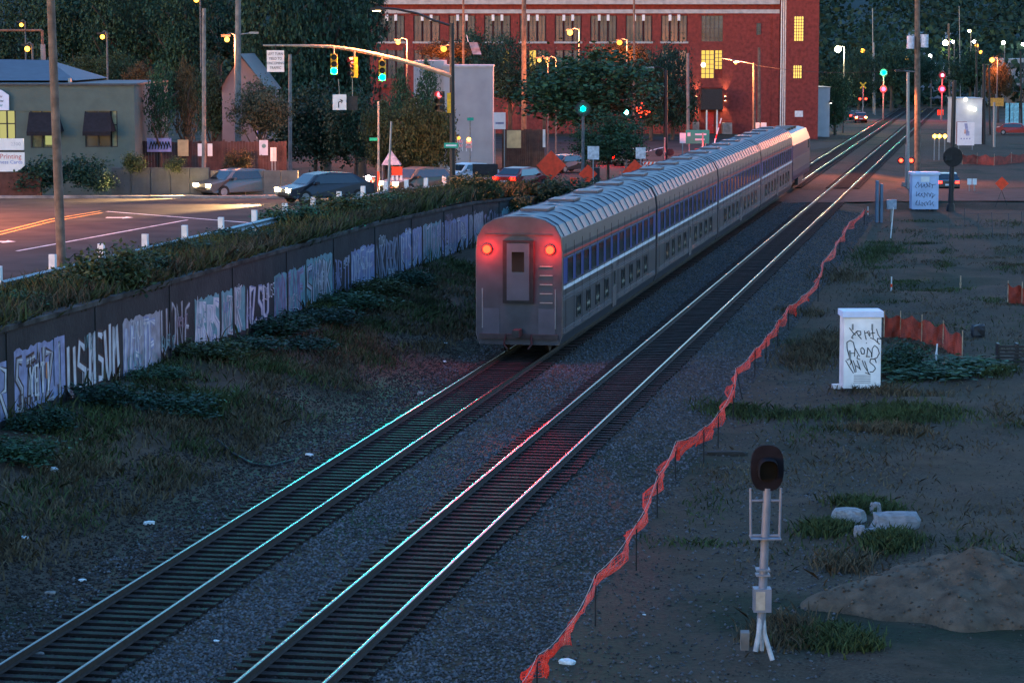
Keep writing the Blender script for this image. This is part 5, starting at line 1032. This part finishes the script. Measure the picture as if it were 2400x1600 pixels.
# tall white relay cabinet
b = hit(2020, 914); s = b.y / F; cb = T('relay_cabinet', 'tall white relay cabinet with black graffiti in the weeds', 'cabinet', b, R(2)); w = 44 * s; hh = (908 - 735) * s
m_cab = M('weathered_white_cabinet', (.74, .74, .73), .5, 0, .16, 1.6); MB().box(-w, w, 0, .9, .06, hh).build('cabinet_body', m_cab, cb); MB().box(-w - .06, w + .06, -.08, 1.0, hh + .003, hh + .2).build('lid', M('pale_blue_lid', (.5, .6, .78), .5, 0, .05), cb); MB().box(-w + .05, w - .05, .05, .85, -.2, .057).build('plinth', m_dark, cb)
d = MB().box(-w + .05, w - .05, -.02, -.002, .12, hh - .1).build('door', m_cab, cb)
MB().box(-w + .16, -w + .22, -.05, -.021, hh * .42, hh * .55).build('handle', m_galv, d)
for k in range(5): MB().box(-.28, .28, -.028, -.021, .24 + k * .06, .265 + k * .06).build('vent_slot', M('vent_shadow_grey', (.25, .26, .27)), d)
for x in (-w * .55, w * .5): MB().box(x - .03, x + .03, -.03, -.013, hh - .42, hh - .22).build('hinge', m_galv, d)
gf = MB(); g2 = lambda X, Yp: (((X - 575) / 6.535 * s), -.022, (1425 - Yp) / 6.535 * s)      # traced pen strokes, millimetres proud of the door
for st in ([(365, 455), (430, 540), (465, 570)], [(500, 500), (430, 560), (400, 610), (430, 620)], [(470, 510), (510, 580), (555, 630)], [(480, 505), (540, 510), (545, 560), (500, 580)], [(600, 500), (610, 570), (630, 640)], [(605, 540), (650, 530)], [(640, 510), (680, 590)], [(665, 500), (690, 580)], [(720, 480), (740, 620)], [(690, 545), (760, 535)], [(690, 610), (760, 640), (830, 710)], [(785, 475), (815, 570), (870, 640)], [(865, 630), (800, 620), (810, 690), (840, 710)], [(628, 690), (640, 695)],
    [(372, 915), (335, 780), (330, 680), (380, 650), (430, 680), (455, 780), (450, 900)], [(360, 850), (460, 850)], [(455, 770), (530, 900)], [(500, 880), (490, 930), (540, 950)], [(540, 790), (570, 760), (605, 800), (600, 860), (560, 860), (545, 800)], [(655, 760), (640, 910)], [(625, 900), (690, 905)], [(660, 770), (715, 850), (715, 915)], [(720, 915), (725, 780), (760, 730), (810, 770), (835, 850), (800, 920), (750, 940)],
    [(315, 960), (380, 1070), (440, 1160)], [(330, 950), (390, 940), (400, 1000), (380, 1030)], [(400, 955), (440, 1080), (465, 1150)], [(430, 960), (470, 1060), (480, 1140)], [(490, 960), (550, 1110)], [(480, 1040), (545, 1100)], [(570, 960), (610, 1060), (690, 1180)], [(610, 970), (640, 1060), (660, 1120)], [(620, 1150), (700, 1180)], [(790, 1000), (770, 940), (700, 940), (690, 990), (760, 1050), (780, 1090), (740, 1140), (690, 1140)]):
    gf.path([g2(*p) for p in st], .016, 5)
gf.build('graffiti', m_black, cb)
c = hit(1965, 912); tag(MB().cbox((0, 0, .1), .42, .2, .16, .2).build('white_block', m_white), 'small white block lying at the left foot of the tall cabinet', 'block', None, c)
# second cabinet and boxes
b = hit(2168, 494); s = b.y / F; c2 = T('relay_cabinet', 'pale blue graffitied relay cabinet by the crossing road', 'cabinet', b); w = 31 * s; hh = 84 * s
MB().box(-w, w, 0, 1.2, .1, hh).build('cabinet_body', M('pale_blue_cabinet', (.4, .5, .68), .6, 0, .15, 1), c2); MB().box(-w - .08, w + .08, -.1, 1.3, hh + .003, hh + .18).build('lid', M('pale_blue_lid', (.5, .6, .78)), c2); m = MB()
for x in (-w * .8, -w * .3, w * .2, w * .75): m.box(x - .12, x + .12, .1, 1.0, -.2, .098)
m.build('legs', m_dark, c2); g = np.random.default_rng(8); m = MB()
for row, z0 in ((0, .25), (1, .85), (2, 1.5)):
    m.path([(-w * .75 + k * w * .075 + .1 * math.sin(k * 2.3 + row), -.02, z0 + .25 + .26 * math.sin(k * 1.9 + row * 2) * g.uniform(.4, 1)) for k in range(20)], .014, 4)
m.build('graffiti', M('blue_black_ink', (.05, .06, .12)), c2, kind='stuff'); o = MB().box(-w * .35, w * .3, -.012, -.002, hh * .8, hh * .95).build('label_plate', m_white, c2)
b = hit(2060, 522); s = b.y / F; t = T('equipment_post', 'tall narrow blue-grey equipment locker before the crossing', 'locker', b); hh = 98 * s
for x in (-7, 3): MB().box(x * s, (x + 6) * s, 0, .5, -.1, hh * (1 if x < 0 else .92)).build('locker_door', M('blue_grey_locker', (.1, .15, .21), .6, 0, .2, 1), t)
b = hit(2089, 520); s = b.y / F; t = T('junction_box', 'small grey junction box on a post right of the locker', 'junction box', b); MB().box(-.05, .05, 0, .1, -.1, 36 * s).build('post', m_galv, t); MB().box(-11 * s, 11 * s, -.15, .2, 30 * s, 52 * s).build('box', M('grey_box_paint', (.28, .32, .38), .6), t)
b = hit(2228, 495); t = T('dark_pole', 'tall black pole with round black disc beside the second cabinet', 'pole', b); s = b.y / F
MB().tube((0, 0, -.2), (.1, 0, (495 - 190) * s), .19, .14, 12).build('shaft', m_dark, t); MB().tube((.05, -.24, 127 * s), (.05, -.2, 127 * s), 23 * s, 23 * s, 24).build('disc', m_black, t); MB().cbox((-.25, -.3, 124 * s), .5, .12, .3, .5).build('hood', m_dark, t); MB().tube((0, 0, 0), (0, 0, .5), .3, .26, 10).build('base', m_dark, t)
t, top, s = pole('utility_pole', 'big brown pole with pale transformers beside the tracks at upper right', 2150, None, 226, -40, 15, m_wood); crossarm(t, top, .8, 1.5)
for px, py in ((2133, 98), (2166, 95)):
    c = at(px, py, 226) - t.location; MB().tube((c.x, -.3, c.z - .6), (c.x, -.3, c.z + .5), .32, .32, 12).build('transformer', M('pale_transformer', (.45, .5, .58), .5), t)
MB().path([(0, 0, H - (168 - HV) * 226 / F - t.location.z), (-1.4, -.2, H - (166 - HV) * 226 / F - t.location.z)], .05).build('lamp_arm', m_galv, t); MB().cbox((-1.7, -.2, H - (166 - HV) * 226 / F - t.location.z + .02), .8, .34, .16).build('lamp_head', m_dark, t)
lamp('crossing_light', 'SPOT', t.location + Vector((-1.7, -.2, H - (168 - HV) * 226 / F - t.location.z - .15)), 4200, NA, .2, t.location + Vector((-5, -8, 0)), 150)
pole('steel_post', 'thin grey post left of the big brown pole', 2128, None, 205, 170, 8, m_galv, cat='post', taper=.9); pole('utility_pole', 'black pole right of the pale map sign', 2306, 338, 0, 150, 9, m_dark); pole('utility_pole', 'second black pole behind the first near the map sign', 2288, None, 330, 95, 5, m_dark); pole('utility_pole', 'third black pole left of the orange sign', 2318, None, 330, 150, 5, m_dark); pole('utility_pole', 'wooden post carrying the yellow-green lamp', 2223, None, 470, 55, 6, m_wood); pole('utility_pole', 'grey sloping steel post below the orange sign', 2330, 345, 0, 240, 7, m_galv, cat='post'); pole('utility_pole', 'pole at the right edge of the photo', 2392, None, 340, 120, 5, m_dark); pole('radio_mast', 'tall thin grey mast left of the far green signal', 2044, None, 430, 20, 2.5, m_galv, dxtop=1, cat='mast'); pole('steel_post', 'short thin post beside the tall thin mast', 2048, None, 425, 100, 3, m_galv, cat='post'); pole('utility_pole', 'thin mast on the right hillside', 2248, None, 455, 15, 2, m_galv)
t, w, h = board('map_sign', 'large white board with grey map figure right of the black pole', 2243, 2283, 287, 341, 285, m_white, posts=(-.8, .8)); m = MB(); m.prism([(-w * .2, h * .95), (w * .15, h * .95), (w * .3, h * .6), (w * .42, h * .6), (w * .42, h * .42), (0, h * .42), (-w * .05, h * .6)], -.056, -.051); m.build('figure', M('grey_violet_print', (.3, .32, .45)), t); m = MB(); m.prism([(-w * .2, h * .5), (0, h * .5), (0, h * .68), (-w * .2, h * .68)], -.06, -.057); m.build('print_patch', M('pale_orange_print', (.6, .35, .25)), t); m = MB()
for k in range(4): m.box(-w * .6 + k * w * .33, -w * .45 + k * w * .33, -.056, -.051, h * .26, h * .32)
m.build('print_row', M('grey_violet_print', (.3, .32, .45)), t)
board('orange_sign', 'wide amber sign on a grey post at the right', 2318, 2352, 230, 249, 330, M('amber_sheet', (.55, .26, .04), .5), posts=True); board('small_sign', 'left of two small white signs by the crossing road', 2267, 2277, 419, 433, 200, m_white, posts=True, group='small white signs by the crossing road'); board('small_sign', 'right of two small white signs by the crossing road', 2279, 2289, 419, 433, 200, m_white, posts=True, group='small white signs by the crossing road'); board('orange_square', 'small orange square sign left of the black pole', 2197, 2211, 258, 270, 395, m_orange, posts=True)
# far railway signals
def rail_signal(label, px, Y, lights, rz=0):
    b = ground(px, Y); t = T('railway_signal', label, 'railway signal', b, rz); ztop = max(H - (py - HV) * Y / F for py, _, _ in lights) - b.z + .6; MB().tube((0, .15, 0), (0, .15, ztop), .12, .1, 8).build('mast', M('dull_grey_post', (.1, .1, .1)), t)
    for py, mt, r in lights:
        z = H - (py - HV) * Y / F - b.z; d = MB().tube((0, 0, z), (0, .06, z), .55, .55, 18).build('target_disc', m_dark, t); MB().tube((0, -.04, z), (0, -.003, z), r, r, 12).build('lens', mt, d)
    return t
rail_signal('far railway signal showing green over red left of the tracks', 2067, 392, [(170, m_grn2, .32), (208, m_redl, .3)])
rail_signal('far railway signal showing two reds right of the tracks', 2204, 392, [(176, EM('red_signal_dim_far', (1, .04, .08), 15), .22), (208, m_redl, .32)])
for (px, py, Y, c, P_) in ((2067, 170, 391, (.03, 1, .4), 800), (2067, 208, 391, (1, .03, .04), 800), (2204, 208, 391, (1, .03, .04), 800)): lamp('signal_glow', 'POINT', at(px, py, Y) + Vector((0, -1, 0)), P_, c, .3)
rail_signal('green signal glowing in the big round tree', 1366, 190, [(254, m_grn, .16)]); rail_signal('small green signal right of the one in the round tree', 1467, 225, [(262, EM('green_signal_small', (.05, 1, .72), 60), .18)])
t = T('red_signal', 'red light cluster glowing through the leaves before the brick wall', 'signal', ground(1505, 228)); z = H - (258 - HV) * 228 / F - t.location.z; MB().tube((0, .1, 0), (0, .1, z + .6), .08).build('post', m_dark, t)
m = MB(); g = np.random.default_rng(4)
for k in range(26): a, r = g.uniform(0, 6.28), .62 * g.uniform(0, 1) ** .5; m.ball((r * math.cos(a), -.05, z + r * math.sin(a)), .055, 6)
m.build('blur_beads', EM('red_blur', (1, .03, .01), 4), t); MB().tube((0, 0, z), (0, .05, z), .75, .75, 18).build('target_disc', m_dark, t)  # scattered beads spread the signal's out-of-focus red glow into a cluster
# stakes, small things
for lab, px, py, h, mt, lean, hgt in (('orange and white delineator post above the tall cabinet', 2089, 682, 34, m_offw, 0, 0), ('leaning white survey stake below the junction box', 2087, 558, 72, m_offw, 6, 0), ('pale wooden stake in the middle of the yard', 2251, 676, 30, M('raw_timber', (.4, .27, .17)), 0, 0), ('white stake on the grassy mound right of the cabinet', 2193, 845, 40, m_offw, 3, 0), ('white-topped stake at the far end of the orange fence', 2034, 504, 20, m_offw, 0, 0)):
    b = hit(px, py); s = b.y / F; t = T('stake', lab, 'stake', b, 0, 'survey stakes in the yard'); MB().tube((0, 0, -.1), (lean * s, 0, h * s), .035, .03, 6).build('shaft', mt, t); MB().tube((lean * s * .3, 0, h * s * .28), (lean * s * .5, 0, h * s * .5), .045, .045, 6).build('band', m_orange if 'orange' in lab else mt, t)
def rock(label, px, py, wx, wy, wz, mat=m_concrete, rz=0, name='concrete_chunk', cat='rubble', group='broken concrete pieces in the grass', sink=.1, seed=1):
    g = np.random.default_rng(seed); m = MB(); c = hit(px, py); pts = []
    bm_ = [(x, y, z) for z in (-1, 1) for y in (-1, 1) for x in (-1, 1)]
    import bmesh
    bm = bmesh.new(); bmesh.ops.create_cube(bm, size=2); bmesh.ops.subdivide_edges(bm, edges=bm.edges[:], cuts=2, use_grid_fill=True)
    for v in bm.verts: r = v.co.length; v.co *= (1.25 / max(r, .1)) ** .55 * g.uniform(.86, 1.12)
    me = bpy.data.meshes.new(name); bm.to_mesh(me); bm.free(); me.materials.append(mat); o = link(name, me); o.scale = (wx / 2, wy / 2, wz / 2); tag(o, label, cat, group, c + Vector((0, 0, wz / 2 - sink)), rz); return o
m_pc = M('pale_broken_concrete', (.2, .2, .21), .9, 0, .25, 3, .4)
rock('long pale concrete slab piece, largest of the rubble in the grass', 2098, 1240, 1.05, .6, .5, m_pc, .1, seed=1); rock('greyer concrete piece behind the left of the long slab', 1990, 1222, .75, .6, .42, M('grey_broken_concrete', (.2, .2, .2), .9), -.3, seed=2); rock('small round pale concrete lump left of the long slab', 2014, 1258, .24, .25, .3, m_pc, 0, seed=3, sink=.03); rock('flat pale piece in front of the long slab', 2055, 1250, .5, .3, .16, m_pc, .2, seed=4, sink=.02); rock('thin pale shard between the concrete pieces', 2052, 1205, .16, .3, .4, m_pc, .6, seed=5)
# spoil heap
hp = hit(2280, 1420); gx, gy = np.meshgrid(np.linspace(-4.2, 6, 130), np.linspace(-3, 4.2, 100), indexing='ij'); rr = np.sqrt((gx / 3.2) ** 2 + (gy / 2.4) ** 2); rr = rr * (1 + .09 * np.sin(np.arctan2(gy, gx) * 5 + 1) + .05 * np.sin(np.arctan2(gy, gx) * 11)); hz = 1.15 * np.clip(1 - rr, 0, 1) ** .75 + (.06 * wav(gx * 4, gy * 4) + .04 * wav(gx * 11, gy * 9 + 3)) * np.clip(1.05 - rr, 0, .5) * 2 ; zz = zt(gx + hp.x, gy + hp.y) + hz - .12 * (rr > .98)
i = np.arange(13000).reshape(130, 100); o = link('spoil_heap', np_mesh('spoil_heap', np.stack([gx, gy, zz - hp.z], -1).reshape(-1, 3), np.stack([i[:-1, :-1], i[1:, :-1], i[1:, 1:], i[:-1, 1:]], -1).reshape(-1, 4), M('sandy_spoil', (.105, .082, .06), .95, 0, .35, 2.5, .7, spec=.1), True)); tag(o, 'heap of tan spoil with clods at its left foot, lower right', 'spoil heap', None, hp)
Pc = []
for k in range(2200):
    a_, b_ = g.integers(0, 130), g.integers(0, 100)
    if rr[a_, b_] < 1.12: Pc.append((gx[a_, b_] + hp.x + g.normal() * .05, gy[a_, b_] + hp.y + g.normal() * .05, zz[a_, b_]))
g = np.random.default_rng(12)
for k in range(700):
    t_ = g.uniform(0, 1); c0 = hit(2110 + 260 * t_ + g.normal() * 14, 1385 + 45 * t_ + g.normal() * 14) if k % 7 == 0 else c0; Pc.append((c0.x + g.normal() * .3, c0.y + g.normal() * .25, gz(c0.x, c0.y) + .04))
stuff(link('clods', stones(np.array(Pc), .045, M('tan_clods', (.1, .084, .066), .95, 0, .3, 3, island=.4, spec=.1), 'clods', 14)))
rock('dark log of earth lying below the orange fence', 1700, 1066, 1.2, .3, .22, M('dark_earth', (.025, .02, .016), .95), .1, 'earth_log', 'log', None, seed=8); rock('dark lump of debris on the pale gravel', 2292, 790, .5, .5, .6, m_dark, 0, 'debris', 'debris', None, seed=9)
b = hit(2385, 852); cr = T('crate', 'dark crate at the right edge on the pale gravel', 'crate', b)
for k in range(5): MB().box(-.7, .9, -.03, .0, .06 + k * .13, .15 + k * .13).build('slat', m_dark, cr)
for x in (-.68, 0, .8): MB().box(x - .04, x + .04, .003, .5, 0, .72).build('corner_strip', m_dark, cr)
for px, py, w, lab in ((55, 1262, .3, 'crumpled white bag at the left edge of the bank'), (120, 1105, .5, 'pale plastic scrap in the dark bank grass'), (193, 1361, .22, 'white scrap left of the left track'), (118, 1392, .3, 'grey lump left of the left track'), (350, 1228, .35, 'pale scrap near the ballast edge'), (1042, 848, .22, 'upper of two white scraps beside the train tail'), (1045, 805, .2, 'white scrap nearest the train tail'), (507, 1502, .16, 'pale stone between the tracks'), (1330, 1555, .4, 'pale rag at the foot of the orange fence'), (725, 1068, .3, 'pale paper near the left rail'), (985, 925, .4, 'scrap of sheet beside the left rail'), (90, 1535, .35, 'flat grey scrap at lower left'), (1510, 1440, .1, 'tiny pale stone right of the fence')):
    rock(lab, px, py, w * .7, w * .45, w * .25, m_offw if 'white' in lab or 'pale' in lab else m_concrete, random.uniform(0, 3), 'litter', 'litter', 'scraps of litter along the tracks', .01, int(px))
# black cable on the bank
P_ = [hit(*p) for p in ((510, 1035), (545, 1065), (590, 1090), (630, 1096), (690, 1080))]; m = MB().path([(p.x, p.y, p.z + .04) for p in P_], .04, 6); tag(m.build('cable', m_black), 'black cable lying on the bank near the left rail', 'cable')

# ------------------------------------------------------------------ orange netting fence along the track
top_px = [(2026, 490), (1990, 520), (1969, 556), (1928, 612), (1918, 653), (1878, 694), (1848, 715), (1823, 750), (1796, 786), (1770, 815), (1724, 862), (1719, 905), (1684, 965), (1650, 1000), (1584, 1034), (1541, 1115), (1492, 1226), (1396, 1345), (1320, 1480), (1259, 1535), (1222, 1600), (1150, 1690)]
nf = T('netting_fence', 'sagging orange safety netting on thin black rods along the right track', 'fence', (0, 0, 0)); FB = []
for k, (px, py) in enumerate(top_px):
    p = onz(px, py, .5); FB.append(p); zb = gz(p.x, p.y)
    if k not in (1, 3, 5, 18): MB().tube((p.x + (.25 if k == 10 else 0), p.y, zb - .1), (p.x, p.y, p.z + .05), .014 + p.y * .00007, .014 + p.y * .00007, 5).build('rod', m_black, nf)
def smooth_line(P, n):
    out = []
    for a, b_ in zip(P, P[1:]):
        for i in range(n): t_ = i / n; q_ = a.lerp(b_, t_); q_.z -= .5 * t_ * (1 - t_) * min(1, (b_ - a).length / 4); out.append(q_)
    return out + [P[-1]]
ln = smooth_line(FB, 9); g = np.random.default_rng(30); rows = 7; V = []; ph = 0
for k, p in enumerate(ln):
    t_ = (ln[min(k + 1, len(ln) - 1)] - ln[max(k - 1, 0)]); nn = Vector((-t_.y, t_.x, 0)).normalized(); ht = (.26 + .2 * abs(math.sin(k * .37)) + .1 * g.random()) * (1.0 + p.y * .001)
    for r in range(rows):
        f = r / (rows - 1); V.append((p.x + nn.x * (.05 + .16 * f * math.sin(k * .9 + f * 2) - .22 * f) + g.normal() * .02, p.y + nn.y * (.16 * f * math.sin(k * .9 + f * 2) - .22 * f) + g.normal() * .02, p.z - ht * f + g.normal() * .02))
net = MB(); Fn = []
for k in range(len(ln) - 1):
    for r in range(rows - 1): Fn.append((k * rows + r, k * rows + r + 1, (k + 1) * rows + r + 1, (k + 1) * rows + r))
net.add(V, Fn); no_ = net.build('netting', M('orange_netting', (.85, .03, .006), .65, 0, .35, 3), nf); 
wf = no_.modifiers.new('mesh_cells', 'SUBSURF'); wf.subdivision_type = 'SIMPLE'; wf.levels = wf.render_levels = 1
wm_ = no_.modifiers.new('strands', 'WIREFRAME'); wm_.thickness = .02; wm_.use_replace = True; wm_.use_even_offset = False
MB().path([(p.x, p.y, p.z + .01) for p in ln], .007, 4).build('cord', M('pale_orange_cord', (.5, .3, .25)), nf)
def net_fence(label, pts, h, dens=4):
    t = T('netting_fence', label, 'fence', (0, 0, 0), 0, 'orange netting fences across the yard'); P = [hit(*p) for p in pts]; L_ = []
    for a, b_ in zip(P, P[1:]):
        for i in range(6): L_.append(a.lerp(b_, i / 6))
    L_.append(P[-1]); V, F2 = [], []
    for k, p in enumerate(L_):
        for r in range(4): V.append((p.x + random.gauss(0, .03), p.y + random.gauss(0, .04) + .1 * math.sin(k * 1.1 + r), gz(p.x, p.y) + h * (1 - r / 3) * (1 - .25 * abs(math.sin(k * .7)))))
    for k in range(len(L_) - 1):
        for r in range(3): F2.append((k * 4 + r, k * 4 + r + 1, k * 4 + r + 5, k * 4 + r + 4))
    o = MB().add(V, F2).build('netting', M('faded_orange_netting', (.3, .04, .02), .75, 0, .4, 2), t); s1 = o.modifiers.new('cells', 'SUBSURF'); s1.subdivision_type = 'SIMPLE'; s1.levels = s1.render_levels = 2; w_ = o.modifiers.new('strands', 'WIREFRAME'); w_.thickness = .035
    for p in P: MB().tube((p.x, p.y, gz(p.x, p.y) - .1), (p.x, p.y, gz(p.x, p.y) + h + .1), .02).build('rod', M('raw_timber', (.4, .27, .17)), t)
net_fence('faded orange netting behind the tall white cabinet', [(2072, 790), (2110, 790), (2160, 800), (2210, 815), (2255, 840)], .95); net_fence('short orange netting at the right edge over the gravel', [(2362, 710), (2395, 712), (2430, 715)], .9); net_fence('long orange netting beyond the crossing road at right', [(2255, 385), (2290, 385), (2330, 388), (2370, 384), (2420, 380)], 1.0)
# chain-link fence posts beyond
t = T('wire_fence', 'low wire fence on thin posts in the yard near the right edge', 'fence', (0, 0, 0)); P = [hit(2225 + k * 34, 560) for k in range(7)]
m_wf = M('dull_wire', (.09, .1, .11), .7)
for p in P: MB().tube((p.x, p.y, p.z - .1), (p.x + random.uniform(-.1, .1), p.y, p.z + random.uniform(1.5, 1.95)), .02).build('post', m_wf, t)
MB().path([p + Vector((0, 0, 1.5)) for p in P], .007, 4).path([p + Vector((0, 0, .8)) for p in P], .007, 4).build('wires', m_wf, t)
# overhead wires
for k, (a, b_) in enumerate((((142 - 27, -80, 88), (1228, -50, 232)), ((1228, -40, 232), (2150, -20, 226)), ((2150, 10, 226), (2420, 50, 330)), ((2150, 25, 226), (2460, 70, 330)), ((1767, 152, 255), (2150, 158, 226)))):
    p0, p1 = at(*a), at(*b_); L_ = [p0.lerp(p1, i / 14) - Vector((0, 0, 4 * .6 * (i / 14) * (1 - i / 14))) for i in range(15)]; tag(MB().path(L_, .018, 4).build('overhead_wire', m_black), ('wire from the far left pole to the orange-lit pole', 'wire between the orange-lit pole and the transformer pole', 'upper wire right of the transformer pole', 'lower wire right of the transformer pole', 'wire crossing the brick tower')[k], 'wire', 'overhead wires')
